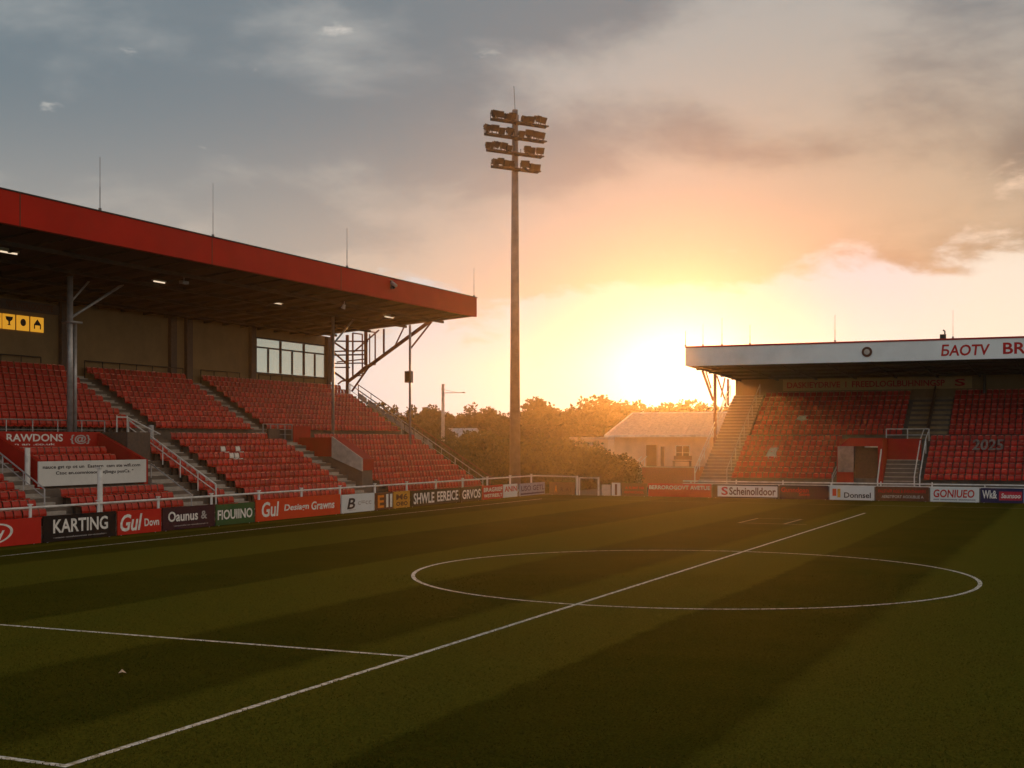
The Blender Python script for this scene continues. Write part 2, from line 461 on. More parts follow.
# end stair with rails beside the seats
es = MB()
for k in range(20):
    f = k/19; x = -41.0-f*11.5; z = .5+f*7.1
    es.box(x, x-.62, 85.96, 87.3, 0.0 if k < 2 else z-.9, z)
es.build('end_stair', 'concrete', stand)
for Y in (86.0, 87.25):
    rr = MB()
    pts = [(-40.6, Y, 1.35), (-41.0, Y, 1.5), (-52.4, Y, 8.55)]
    rr.path(pts, .035); rr.path([(-41.0, Y, 1.05), (-52.4, Y, 8.1)], .022)
    for k in range(11):
        f = k/10; x = -41.0-f*11.3; z = .5+f*7.0; rr.tube((x, Y, z-.1), (x, Y, z+1.0), .04 if k % 2 == 0 else .025, 6)
    rr.build('stair_rail', 'steel' if Y < 87 else 'rust_steel', stand)
sp_ = MB()
for k in range(8):
    f0 = .42+k*.072
    xa, za = -41-f0*11.4, 1.05+f0*7.0; xb, zb2 = -41-(f0+.064)*11.4, 1.05+(f0+.064)*7
    sp_.add([(xa,87.23,za-.55),(xb,87.23,zb2-.55),(xb,87.23,zb2-.08),(xa,87.23,za-.08),(xa,87.21,za-.55),(xb,87.21,zb2-.55),(xb,87.21,zb2-.08),(xa,87.21,za-.08)], [(0,1,2,3),(7,6,5,4),(0,4,5,1),(1,5,6,2),(2,6,7,3),(3,7,4,0)])
sp_.build('stair_infill_panel', 'worn_white', stand)
# walkway rail and top rails
def railing(pts_list, h, posts, r=.03, mids=1, m='steel', parent=None, name='guard_rail'):
    g = MB()
    for a, b in zip(pts_list, pts_list[1:]):
        a, b = Vector(a), Vector(b)
        for k in range(mids+1):
            zz = h*(1-k/(mids+1)); g.tube(a+Vector((0,0,zz)), b+Vector((0,0,zz)), r if k == 0 else r*.7, 6)
        n_ = max(1, round((b-a).length/posts))
        for i in range(n_+1):
            p = a.lerp(b, i/n_); g.tube(p, p+Vector((0,0,h)), r, 6)
    return g.build(name, m, parent)
railing([(-46.7, 36, WALKZ), (-46.7, 52.6, WALKZ)], .95, 1.6, .028, 1, 'steel', stand, 'walkway_rail')
railing([(-46.6, yx(263, -46.6), WALKZ), (-46.6, yx(292, -46.6), WALKZ)], .95, .8, .028, 2, 'steel', stand, 'walkway_rail')
tz = UPP[-1][1]
for a, b in ((0, 12), (24, 90), (100, 122), (138, 168)):
    pass
for y0, y1 in ((46, 54.6), (58, 66.8), (68.6, 72.8), (75, 82)):
    railing([(-52.95, y0, tz+.05), (-52.95, y1, tz+.05)], 1.05, 1.55, .03, 1, 'dark_steel', stand, 'top_rail')
# stairwell left of narrow block: mouth shade coloured in as a dark block, plus rail
vm = MB()
vm.box(-46.2, -44.7, 52.0, 53.75, 2.9, 4.6)
vm.build('stairwell_shade_block', 'pillar', stand)
for Y in (53.95,):
    g = MB()
    A, B = P(205, 474, X=-40.6), P(136, 430, X=-46.2)
    p0 = Vector((-40.7, Y, 1.95)); p1 = Vector((-46.3, Y, 5.25))
    g.path([p0-Vector((0,0,1.0)), p0, p1, p1-Vector((0,0,1.0))], .04); g.tube(p0-Vector((0,0,.35)), p1-Vector((0,0,.35)), .028, 6)
    for k in range(1, 5):
        q = p0.lerp(p1, k/5); g.tube(q, q-Vector((0,0,1)), .028, 6)
    g.build('stair_rail', 'white_steel', stand)
g = MB(); p0 = Vector((-43.2, 52.0, 3.0)); p1 = Vector((-40.7, 52.0, 1.5))
g.path([p0-Vector((0,0,.7)), p0, p1, p1-Vector((0,0,.8))], .035); g.build('stair_rail', 'steel', stand)
g = MB()
for yy in (53.4, 54.2):
    q = Vector((-46.6, yy, WALKZ)); g.tube(q, q+Vector((0,0,1.25)), .035, 6)
g.path([(-46.6,53.4,5.4),(-46.6,54.2,5.4),(-45.4,55.4,4.5)], .035); g.build('stair_gate_rail', 'white_steel', stand)
stairs(52.0, 53.7, 0, stand)
MB().tube((-46.2, 55.6, 3.9), (-46.2, 55.6, 5.0), .16, 12).build('grey_bollard_post', 'steel', stand)
g = MB(); 
for Y in (42.7,):
    g.path([(-41.2, Y, 1.2), (-41.2, Y, 2.1), (-46.2, Y, 5.1)], .035); g.path([(-41.2, Y, 1.75), (-46.2, Y, 4.75)], .025)
    for k in range(1, 5): g.tube((-41.2-k*1.2, Y, 1.0+k*.72), (-41.2-k*1.2, Y, 2.1+k*.72), .028, 6)
g.build('stair_rail', 'steel', stand)
# white parapet right of the second aisle and the red sloped hood behind it
wp = MB().prism([(-41.7, 2.25), (-41.7, 3.05), (-43.9, 4.42), (-43.9, 3.1)], 69.98, 70.12, 'y')
wp.build('parapet', 'worn_white', stand)
rd = MB().prism([(-41.72, 2.3), (-41.72, 3.0), (-43.92, 4.36), (-46.4, 4.36), (-46.4, 3.2), (-43.9, 3.15)], 70.13, 71.5, 'y')
MB().prism([(-41.8, .8), (-41.8, 2.29), (-43.9, 3.14), (-46.4, 3.19), (-46.4, .8)], 70.2, 71.45, 'y').build('hood_base', 'concrete', stand)
rd.build('red_hood', 'red_panel', stand)
MB().box(-46.46, -46.52, yx(293, -46.5), yx(310, -46.5), WALKZ-.6, WALKZ+.85).build('red_gate_panel', 'red_panel', stand)
MB().box(-46.3, -46.42, 66.6, 67.8, 3.3, 4.9).build('opening_shade_block', 'pillar', stand)  # dark block standing in for the shaded opening beside the gate

# red walled box with long white sign
BX0, BX1, BY0, BY1 = -43.0, -46.0, 44.3, 51.6
box = thing('seating_box', (-44.5, 48, 2.0), 'red walled seating box behind the long white sign in left stand', 'seating box')
for y0, y1 in ((BY0, BY0+.28), (BY1-.28, BY1)):
    MB().prism([(BX0-.06, 1.6), (BX0-.06, 3.22), (BX1, 4.55), (BX1, 2.0)], y0, y1, 'y').build('side_parapet', 'red_panel', box)
pn = MB().box(BX1-.02, BX1-.12, BY0+.1, BY1-.1, 3.2, 4.6).build('name_panel', 'red_panel', box)
tx = MB(); put_text(tx, 'RAWDONS', (BX1-.02, BY0+1.0, 4.13), (0,1,0), (0,0,1), (1,0,0), 3.6, .36)
tx.build('lettering', 'white_ink', pn); tx = MB(); put_text(tx, 'n an .co.uk', (BX1-.02, BY0+1.5, 3.95), (0,1,0), (0,0,1), (1,0,0), 2.6, .1)
tx.build('lettering', 'white_ink', pn)
tx = MB(); put_text(tx, '{@}', (BX1-.02, BY0+5.1, 4.0), (0,1,0), (0,0,1), (1,0,0), 1.4, .46); tx.build('crest', 'grey_ink', pn)
bd = MB().box(BX0, BX0-.055, BY0-.1, BY1-.2, 2.12, 3.24).build('sign_board', 'white_board', box)
tx = MB(); put_text(tx, 'nauce gst cp ot un  Eastern  cam ste wifi.com', (BX0, BY0+.15, 2.86), (0,1,0), (0,0,1), (1,0,0), 6.5, .2)
tx.build('lettering', 'ink', bd); tx = MB(); put_text(tx, 'Ctoc en.comnioaool  eJbegu pusCs. "', (BX0, BY0+.95, 2.58), (0,1,0), (0,0,1), (1,0,0), 5.2, .2)
tx.build('lettering', 'ink', bd)
tag(MB().tube((-43.4, BY0-.35, 2.0), (-43.4, BY0-.35, 3.85), .12, 10).build('post', 'white_steel'), 'pale grey post at the left corner of the red seating box', 'post')
# short white post
po = MB().tube((-39.75, yx(100, -39.75), 0), (-39.75, yx(100, -39.75), 2.95), .115, 12).box(-39.9, -39.6, yx(100, -39.75)-.15, yx(100, -39.75)+.15, 2.95, 3.02)
tag(po.build('post', 'white_steel'), 'white flat-topped post standing behind the KARTING board', 'post')
# amber backlit panels
for k, (xa, xb) in enumerate(((-9, 1.5), (3, 15), (17, 29), (31, 43.5))):
    ya, yb = yx(xa, BACKX+.05), yx(xb, BACKX+.05)
    names = ['leftmost amber lit panel on dark back wall, cut by picture edge', 'amber lit panel with dark goblet mark, left of the round mark panel', 'amber lit panel with dark round mark, between two other panels', 'rightmost amber lit panel, with dark house-like mark, on back wall']
    root = thing('wall_panel', (BACKX+.05, (ya+yb)/2, 10.15), names[k], 'wall panel', 'amber panels on the back wall')
    MB().box(BACKX+.003, BACKX+.06, ya, yb, 10.14, 10.95).build('panel', 'backlit', root)
    em = MB(); cy = (ya+yb)/2
    e0, e1 = BACKX+.061, BACKX+.068
    if k < 2:
        em.prism([(cy-.26, 10.82), (cy-.22, 10.66), (cy-.06, 10.56), (cy-.05, 10.42), (cy-.14, 10.36), (cy+.14, 10.36), (cy+.05, 10.42), (cy+.06, 10.56), (cy+.22, 10.66), (cy+.26, 10.82)], e0, e1, 'x')
    elif k == 2:
        em.tube((e0, cy, 10.58), (e1, cy, 10.58), .2, 18)
    else:
        em.prism([(cy-.26, 10.3), (cy-.26, 10.55), (cy, 10.84), (cy+.26, 10.55), (cy+.26, 10.3), (cy+.18, 10.3), (cy+.18, 10.5), (cy-.18, 10.5), (cy-.18, 10.3)], e0, e1, 'x')
    em.build('emblem', 'dull_ink', root)
bn = thing('fascia_sign', (BACKX+.1, 51.5, 11.4), 'dim dark name board high above the amber panels in left stand', 'sign')
MB().box(BACKX+.003, BACKX+.08, yx(-20, BACKX), yx(62, BACKX), 11.2, 11.75).build('board', 'pillar', bn)
tx = MB(); put_text(tx, 'NUKWERLOOOTITE', (BACKX+.08, yx(5, BACKX), 11.32), (0,1,0), (0,0,1), (1,0,0), yx(52, BACKX)-yx(5, BACKX), .34); tx.build('lettering', 'b_brown', bn)
# roof lamps
for k, (x, y) in enumerate(((7, 252), (161, 282), (276, 303), (389, 317))):
    p = P(x, y, z=12.55)
    lab = ['lit strip lamp under red roof nearest the left picture edge', 'lit strip lamp under left roof beside a small second fitting', 'lit strip lamp under left roof, third from the left', 'lit strip lamp under the far end of left roof'][k]
    root = thing('strip_lamp', (p.x, p.y, 12.5), lab, 'lamp', 'strip lamps under the left roof')
    MB().box(p.x-.12, p.x+.12, p.y-.62, p.y+.62, 12.56, 12.74).build('housing', 'white_steel', root)
    MB().tube((p.x, p.y-.58, 12.53), (p.x, p.y+.58, 12.53), .035, 8).build('tube', 'lamp_tube', root)
p = P(184, 282, z=12.5)
root = thing('floodlight', (p.x, p.y, 12.4), 'small dim floodlight under left roof beside a strip lamp', 'floodlight')
MB().box(p.x-.12, p.x+.12, p.y-.25, p.y+.25, 12.4, 12.55).build('housing', 'steel', root); MB().tube((p.x,p.y,12.55),(p.x,p.y,12.75),.03,6).build('bracket', 'steel', root)
p = P(343, 307, z=12.4)
root = thing('floodlight', (p.x, p.y, 12.3), 'tiny pale spotlight hanging under the roof near the window', 'floodlight')
MB().tube((p.x, p.y, 12.3), (p.x+.1, p.y, 12.55), .14, 8, .08).build('lamp_head', 'white_steel', root); MB().tube((p.x+.1,p.y,12.55),(p.x+.1,p.y,12.75),.03,6).build('bracket', 'steel', root)
p = P(391, 285, X=FX)
root = thing('security_camera', (FX+.2, p.y, p.z-.2), 'small security camera fixed to the red roof edge', 'security camera')
MB().box(FX+.013, FX+.08, p.y-.14, p.y+.14, p.z-.25, p.z+.3).build('bracket', 'rust_steel', root)
MB().tube((FX+.1, p.y-.05, p.z+.1), (FX+.5, p.y-.25, p.z-.1), .13, 10, .1).build('camera_body', 'steel', root)
MB().tube((FX+.2, p.y, p.z-.02), (FX+.22, p.y, p.z-.24), .1, 10, .07).build('camera_dome', 'ink', root)
p = P(410, 377, Y=83.45)
root = thing('loudspeaker', (p.x, p.y, p.z-.4), 'grey box loudspeaker clamped to slim post under roof end', 'loudspeaker')
MB().box(p.x-.25, p.x+.25, 83.08, 83.47, p.z-.42, p.z+.42).build('cabinet', 'mast', root)
MB().box(p.x-.19, p.x+.19, 83.06, 83.078, p.z-.35, p.z+.35).build('grille', 'dark_steel', root)
def antenna(x, ytop, pl, base, label, th=.022):
    p = P(x, ytop, **pl)
    b = Vector((p.x, p.y, base))
    th *= .62; m_ = MB().tube(b, b+(p-b)*.45, th*1.6, 6).tube(b+(p-b)*.45, p, th, 6)
    m_.tube(b, b+Vector((0,0,.12)), .07, 8)
    tag(m_.build('antenna', 'mast'), label, 'antenna', 'thin antennas on the stand roofs')
antenna(100, 157, dict(X=FX-.1), 14.31, 'tall thin antenna on red roof, leftmost of the roof antennas')
antenna(213, 183, dict(X=FX-.1), 14.31, 'thin faint antenna on red roof, second from the left', .015)
antenna(347, 228, dict(X=FX-.1), 14.31, 'thin antenna on red roof above the security camera side')
antenna(474, 268, dict(X=FX-.1), 14.31, 'thin antenna at the far tip of the red roof', .018)

# ------------------------------------------------------------------ right stand
HY = 92.0
RFY = 94.0
RX0, RX1 = -28.0, 16.0
RLOW = [(96.6+.64*i, 1.0+.40*i) for i in range(8)]
RUP = [(102.8+.62*j, 4.26+.395*j) for j in range(9)]
RB = 108.7
rs = thing('grandstand', (-8, 101, 0), 'right stand with grey-white roof edge, low sun at its left end', 'grandstand')
prof = [(96.6, 0)]
for y, z in RLOW: prof += [(y, z), (y+.64, z)]
prof += [(prof[-1][0], 4.12), (102.8, 4.12)]
for y, z in RUP: prof += [(y, z), (y+.62, z)]
prof += [(RB-.02, RUP[-1][1]), (RB-.02, 0)]
t = MB(); n = len(prof); SX0 = -25.4
t.add([(SX0, p[0], p[1]) for p in prof]+[(RX1, p[0], p[1]) for p in prof], [(k, k+1, n+k+1, n+k) for k in range(n-1)])
for X in (SX0, RX1):
    for (x0, z0), (x1, z1) in zip(prof[1:], prof[2:]):
        if abs(x1-x0) > .01: t.add([(X,x0,0),(X,x1,0),(X,x1,z1),(X,x0,z0)], [(0,1,2,3)])
t.build('terrace', 'concrete', rs)
w = MB().box(-28.0, RX1, RB, RB+.2, 0, 9.4); w.build('back_wall', 'wall', rs)
def rsof(y): return 9.75-(y-94)/15*.4
rroof = MB().prism([(RFY+.05, 11.05), (109.6, 10.3), (109.6, 10.2), (RFY+.05, 10.95)], RX0, RX1, 'x').build('roof', 'roof', rs)
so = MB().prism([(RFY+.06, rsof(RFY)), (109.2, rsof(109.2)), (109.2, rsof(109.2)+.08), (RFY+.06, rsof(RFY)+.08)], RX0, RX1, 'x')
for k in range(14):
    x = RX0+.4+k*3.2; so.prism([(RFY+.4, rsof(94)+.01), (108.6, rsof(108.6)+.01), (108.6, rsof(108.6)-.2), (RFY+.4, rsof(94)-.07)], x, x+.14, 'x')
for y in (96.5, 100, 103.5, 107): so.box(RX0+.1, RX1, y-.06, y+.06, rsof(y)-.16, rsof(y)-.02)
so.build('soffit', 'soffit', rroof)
rfa = MB().box(RX0, RX1, RFY, RFY+.05, 9.72, 11.08).build('fascia', 'fascia_white', rroof)
MB().box(RX0-.03, RX1, RFY-.04, RFY+.3, 11.083, 11.2).build('roof_edge_trim', 'red_panel', rroof)
MB().prism([(RFY+.06, 9.74), (RFY+.06, 11.05), (109.6, 10.28), (109.6, 9.3)], RX0-.06, RX0-.01, 'x').build('roof_end_panel', 'fascia_white', rroof)
tx = MB(); Fy = RFY
xa, xb = xy(941, Fy), xy(990, Fy); zl = 11.08-1.08
put_text(tx, '\u0411AOTV', (xa, Fy, 9.98), (1,0,0), (0,0,1), (0,-1,0), xb-xa, .8, .12)
xa, xb = xy(1003, Fy), xy(1026, Fy)
tx.build('lettering', 'red_ink', rfa); tx = MB(); put_text(tx, 'BR', (xa, Fy, 10.02), (1,0,0), (0,0,1), (0,-1,0), xb-xa, .78)
tx.build('lettering', 'red_ink', rfa)
cx = xy(867, Fy); cz = 10.42
MB().tube((cx, Fy-.001, cz), (cx, Fy-.06, cz), .36, 20).build('crest', 'b_brown', rfa)
MB().tube((cx, Fy-.061, cz), (cx, Fy-.07, cz), .2, 16).build('crest_centre', 'worn_white', rfa)
# banner on the back wall
bn = thing('banner', (xy(877, RB), RB-.05, 8.3), 'long ochre name banner along the back wall of right stand', 'banner')
xa, xb = xy(783, RB-.06), xy(972, RB-.06)
MB().box(xa, xb, RB-.07, RB-.003, 8.3, 9.25).build('board', mat('ochre_board', (.50, .34, .15), .7, var=.08), bn)
tx = MB(); put_text(tx, 'DASKIEYDRIVE  I  FREEDLOGLBUHNINGSP', (xa+.35, RB-.07, 8.52), (1,0,0), (0,0,1), (0,-1,0), (xb-xa)-2.4, .5)
tx.build('lettering', 'red_ink', bn); tx = MB(); put_text(tx, 'S', (xb-1.3, RB-.07, 8.5), (1,0,0), (0,0,1), (0,-1,0), .8, .55); tx.build('lettering', 'red_ink', bn)
# end stair and truss
es = MB(); en = MB()
for k in range(30):
    f = k/29; y = 96.6+f*11.4; z = .6+f*7.3; es.box(-28.0, SX0-.02, y, y+.42, 0 if k < 3 else z-1.2, z)
    en.box(-27.95, SX0-.06, y-.03, y+.12, z+.002, z+.07)  # pale strips colour in the light on each tread
est = es.build('end_stair', 'concrete', rs); en.build('tread_light_strip', 'step', est)
for X in (-28.0, SX0-.1):
    g = MB()
    a, b = Vector((X, 96.4, 2.0)), Vector((X, 107, 8.8))
    g.path([a-Vector((0,0,1.4)), a, b], .04)
    if X < -27: g.tube(a-Vector((0,0,.4)), b-Vector((0,0,.4)), .03, 6)
    for k in range(1, 9):
        q = a.lerp(b, k/8); g.tube(q, q-Vector((0,0,1.0)), .03, 6)
    g.build('stair_rail', 'white_steel' if X < -27 else 'steel', rs)
g = MB()
XT = -28.0
def q(x, y): return P(x, y, X=XT)
for a, b, r in [((715, 373), (715, 470), .13), ((702.5, 371), (713, 400), .1), ((706, 372), (711, 388), .06), ((717, 376), (725, 400), .06), ((725, 378), (721, 397), .06), ((728, 379), (728, 404), .09)]:
    g.tube(q(*a), q(*b), r, 6)
p = q(715, 470); g.tube(p, (p.x, p.y, 0), .13, 6)
g.build('end_truss', 'rust_steel', rs)
# roof props inside
for X in (-8, 4):
    MB().tube((X, 108.2, 7.4), (X, 108.2, rsof(108.2)), .12, 8).build('roof_column', 'pillar', rs)
# vomitory, central stair
VX0, VX1, VX2 = -17.4, -14.3, -11.7
vb = MB()
vb.box(VX0, VX0+1.2, 96.9, 97.1, .6, 3.6)
vb.prism([(VX0+.0, 3.55), (VX0+.9, 4.35), (VX1+.2, 4.35), (VX1+.2, 3.75), (VX0+1.25, 3.75), (VX0+1.25, 3.55)], 96.88, 97.12, 'y')
vb.box(VX1-.15, VX1+.2, 96.9, 101.7, .6, 4.34)
vb.box(VX0, VX0+.18, 97.12, 101.7, .8, 4.3)
vm = vb.build('vomitory', 'red_panel', rs)
MB().box(VX0+.08, VX0+1.24, 96.86, 96.897, 1.85, 3.75).build('worn_panel', mat('pinkish_worn_paint', (.30, .20, .17), .8, var=.25, dirt=.5, scale=3), vm)
MB().box(VX0+1.25, VX1-.16, 97.6, 97.7, .4, 3.74).build('door', 'timber', vm)
g = MB(); g.path([(VX1-.05, 96.1, .5), (VX1-.05, 96.1, 1.35), (VX1+.1, 97.0, 3.7), (VX1-1.1, 97.0, 3.7)], .05); g.build('stair_rail', 'white_steel', rs)
ss = MB()
sn_ = MB()
for k in range(8):
    ss.box(VX1+.22, VX2, 96.2+k*.34, 99.2, .3+.3*k+(.003 if k else 0), .6+.3*k); sn_.box(VX1+.25, VX2-.03, 96.17+k*.34, 96.3+k*.34, .602+.3*k, .66+.3*k)  # pale strips paint treads lighter than risers
cst = ss.build('central_stair', 'concrete', rs); sn_.build('tread_light_strip', 'step', cst)
MB().box(VX1+.22, VX2, 99.21, 99.3, .3, 4.3).build('red_landing_wall', 'red_panel', rs)
fl_ = MB().box(VX1+.22, VX2, 99.31, 101.7, .2, 4.13); fl_.build('landing', 'concrete', rs)
for X in (VX2-.12, VX2+.25):
    g = MB(); g.path([(X, 96.2, .9), (X, 96.2, 1.6), (X+.05, 99.4, 4.3), (X+.05, 101.5, 5.0)], .045); g.tube((X+.05, 99.4, 4.3), (X+.05, 99.4, 3.2), .03, 6)
    g.build('stair_rail', 'white_steel', rs)
railing([(VX1-.2, 101.4, 4.13), (VX2+.3, 101.4, 4.13)], .9, 1.3, .035, 1, 'white_steel', rs, 'walkway_rail')
g = MB(); g.path([(VX0-.2, 96.3, .8), (VX0-.2, 96.3, 1.6), (VX0+.4, 98.6, 3.6)], .05); g.path([(VX0-.2, 96.3, 1.3), (VX0+.4, 98.6, 3.2)], .035); g.build('stair_rail', 'steel', rs)
UA0, UA1 = -13.3, -10.3
us = MB()
for j, (y, z) in enumerate(RUP):
    us.box(UA0, UA1, y+.003, y+.3, z+.003, z+.04); us.box(UA0, UA1, y+.31, y+.616, z+.004, z+.2)
us.build('aisle_steps', mat('brown_concrete', (.30, .22, .12), .9, scale=3, dirt=.4), rs)
MB().prism([(102.9, 4.5), (102.9, 5.2), (108.6, 8.6), (108.6, 7.5)], -11.75, -11.65, 'x').build('aisle_divider', 'timber', rs)
for x, yt, th, lb in ((685.5, 331, .03, 'short antenna at the left tip of the right stand roof'), (703, 324, .018, 'faint thin antenna on right roof, second from its left tip'), (722, 318, .022, 'thin antenna on right roof, third from its left tip'),
                  (750, 325, .025, 'short two-part antenna on right roof, fourth from left tip'), (835, 315, .025, 'tallest antenna on right roof, left of the round crest'), (953, 310, .015, 'faint antenna on right roof above the red lettering')):
    antenna(x, yt, dict(Y=RFY+.1), 11.2, lb, th)
p = P(943, 341, Y=RFY+.15)
root = thing('roof_vent', (p.x, p.y, 11.2), 'small dark hooked fitting on right roof above red lettering', 'vent')
MB().box(p.x-.2, p.x+.2, p.y-.12, p.y+.12, 11.2, 11.5).build('vent_box', 'dark_steel', root)
MB().path([(p.x+.12, p.y, 11.5), (p.x+.12, p.y, 11.72), (p.x, p.y, 11.8)], .05).build('hook', 'dark_steel', root)

# ------------------------------------------------------------------ seats
def seat_parts():
    # local: faces +X, base at floor z=0, origin at the back of the row
    back = MB(); n = 6; W = .2
    rowsz = [(.43, 0.0), (.52, .012), (.66, -.02), (.73, -.055)]
    vs = []
    for (z, x) in rowsz:
        for k in range(n+1):
            u = -1+2*k/n; wv = W*(1 if z < .7 else .86); vs.append((x-.035*(1-u*u)+.02, u*wv, z))
    nf = n+1
    fs = [(r*nf+k, r*nf+k+1, (r+1)*nf+k+1, (r+1)*nf+k) for r in range(len(rowsz)-1) for k in range(n)]
    o = len(vs); vs2 = [(x-.025, y, z) for x, y, z in vs]
    fs2 = [tuple(i+o for i in reversed(f)) for f in fs]
    allv = vs+vs2
    top = [((len(rowsz)-1)*nf+k, (len(rowsz)-1)*nf+k+1, o+(len(rowsz)-1)*nf+k+1, o+(len(rowsz)-1)*nf+k) for k in range(n)]
    sd = []
    for r in range(len(rowsz)-1):
        for k in (0, n): sd.append((r*nf+k, (r+1)*nf+k, o+(r+1)*nf+k, o+r*nf+k))
    back.add(allv, fs+fs2+top+sd)
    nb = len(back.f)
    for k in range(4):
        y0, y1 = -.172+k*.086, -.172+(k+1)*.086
        back.box(-.105, -.045, y0, y1+.0005, .715, .752)  # lip bar added to carry the painted glint
    back.mi = (set(range(nb, len(back.f))), 'seat_glint_lip')
    pan = MB()
    pv = []
    for (x, z, wv) in ((.0, .42, .185), (.15, .40, .2), (.27, .43, .195), (.30, .41, .185)):
        for y in (-wv, 0, wv): pv.append((x, y, z-(.015 if y == 0 else 0)))
    fs = [(r*3+k, r*3+k+1, (r+1)*3+k+1, (r+1)*3+k) for r in range(3) for k in range(2)]
    o = len(pv); pv2 = [(x, y, z-.035) for x, y, z in pv]
    edge = [(0,3),(3,6),(6,9),(9,10),(10,11),(11,8),(8,5),(5,2),(2,1),(1,0)]
    pan.add(pv+pv2, fs+[tuple(i+o for i in reversed(f)) for f in fs]+[(a, b, b+o, a+o) for a, b in edge])
    br = MB().box(-.03, .03, -.05, .05, .0, .42).box(-.03, .22, -.03, .03, .33, .37)
    return back, pan, br
BK, PN, BR_ = seat_parts()
SPC = .47
seats = []     # (pos, rot, stand, tier, row, block)
def fill(y0, y1, tier, rows, blk):
    n_ = int((y1-y0)/SPC); off = ((y1-y0)-n_*SPC)/2
    for r in rows:
        x, z = (LOW if tier == 0 else UPP)[r]
        dx = .61 if tier == 0 else .55
        for k in range(n_): seats.append((Vector((x-dx+.13, y0+off+SPC/2+k*SPC, z)), 0., 'L', tier, r, blk))
fill(31.5, 42.7, 0, range(10), 'left of the red seating box')
fill(44.4, 51.8, 0, range(0, 3), 'below the long white sign')
fill(44.7, 51.2, 0, range(5, 8), 'inside the red seating box')
fill(54.1, 55.9, 0, range(10), 'in the narrow block by the white stair rail')
fill(57.3, 67.9, 0, range(10), 'in the wide lower block between concrete aisles')
fill(71.6, 85.6, 0, range(10), 'in the lower end block past the white parapet')
fill(31.5, 43.5, 1, range(10), 'in the upper tier at the left picture edge')
fill(44.8, 56.4, 1, range(10), 'in the upper tier behind the red seating box')
fill(57.7, 67.1, 1, range(10), 'in the upper middle block between two aisles')
fill(68.4, 85.6, 1, range(10), 'in the upper end block below the window')
def fillr(x0, x1, tier, rows):
    n_ = int((x1-x0)/SPC)
    for r in rows:
        y, z = (RLOW if tier == 0 else RUP)[r]
        for k in range(n_): seats.append((Vector((x0+SPC/2+k*SPC, y+.5, z)), -math.pi/2, 'R', tier, r, ''))
fillr(SX0+.1, VX0-.3, 0, range(8)); fillr(VX0+.1, VX0+1.1, 0, range(0)); fillr(VX2+.4, 15.8, 0, range(8))
fillr(SX0+.1, UA0-.1, 1, range(9)); fillr(UA1+.1, 15.8, 1, range(9))
ORD = ['front', 'second', 'third', 'fourth', 'fifth', 'sixth', 'seventh', 'eighth', 'ninth', 'tenth']
cand = []; white = []
for s in seats:
    x, y, zc = proj(s[0]+Vector((0,0,.7)))
    if s[2] == 'L' and s[3] == 0 and s[5].startswith('in the wide') and 221 < x < 244 and 446 < y < 456 and random.random() < .33: white.append(s); continue
    if s[2] == 'L' and s[3] == 0 and s[5].startswith('in the wide') and 180 < x < 300 and 446 < y < 466 and random.random() < .03: white.append(s); continue  # a few more seats coloured white as scattered glints
    vis = -2 < x < 1026
    if vis: cand.append((zc, s))
cand.sort(key=lambda q: q[0])
chosen = [s for _, s in cand[:300]]
chset = set(id(s) for s in chosen); whset = set(id(s) for s in white)
proto = None
def seat_root(label, group, m):
    o = bpy.data.objects.new('stadium_seat', None); C.objects.link(o); o.empty_display_size = .1
    tag(o, label, 'seat', group)
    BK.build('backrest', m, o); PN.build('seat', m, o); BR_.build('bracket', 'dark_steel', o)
    return o
for group, lst, m in (('red seats of the left stand', chosen, 'seat'), ('white seats among the red ones', white, 'seat_white')):
    pr = None
    for s in lst:
        if m == 'seat':
            lab = 'red plastic seat, %s row, %s' % (ORD[s[4]], s[5])
        else: lab = 'white or glint-coloured seat among red ones, wide lower block of left stand'
        o = seat_root(lab, group, m) if pr is None else copy_tree(pr)
        pr = pr or o
        o['label'] = lab
        o.location = s[0]+Vector((random.uniform(-.012, .012), random.uniform(-.012, .012), 0)); o.rotation_euler = (0, 0, s[1]+random.uniform(-.03, .03))
rest = MB(); lips = set()
for s in seats:
    if id(s) in chset or id(s) in whset: continue
    a = s[1]+random.uniform(-.03, .03); ca, sa = math.cos(a), math.sin(a); p = s[0]
    for src in (BK, PN):
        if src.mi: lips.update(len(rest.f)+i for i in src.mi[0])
        rest.add([(p.x+v[0]*ca-v[1]*sa, p.y+v[0]*sa+v[1]*ca, p.z+v[2]) for v in src.v], src.f)
rest.mi = (lips, 'seat_glint_lip'); o = rest.build('seat_rows', 'seat')
tag(o, 'rows of small red seats filling the farther blocks of both stands', 'seats', 'red seats farther off', 'stuff')

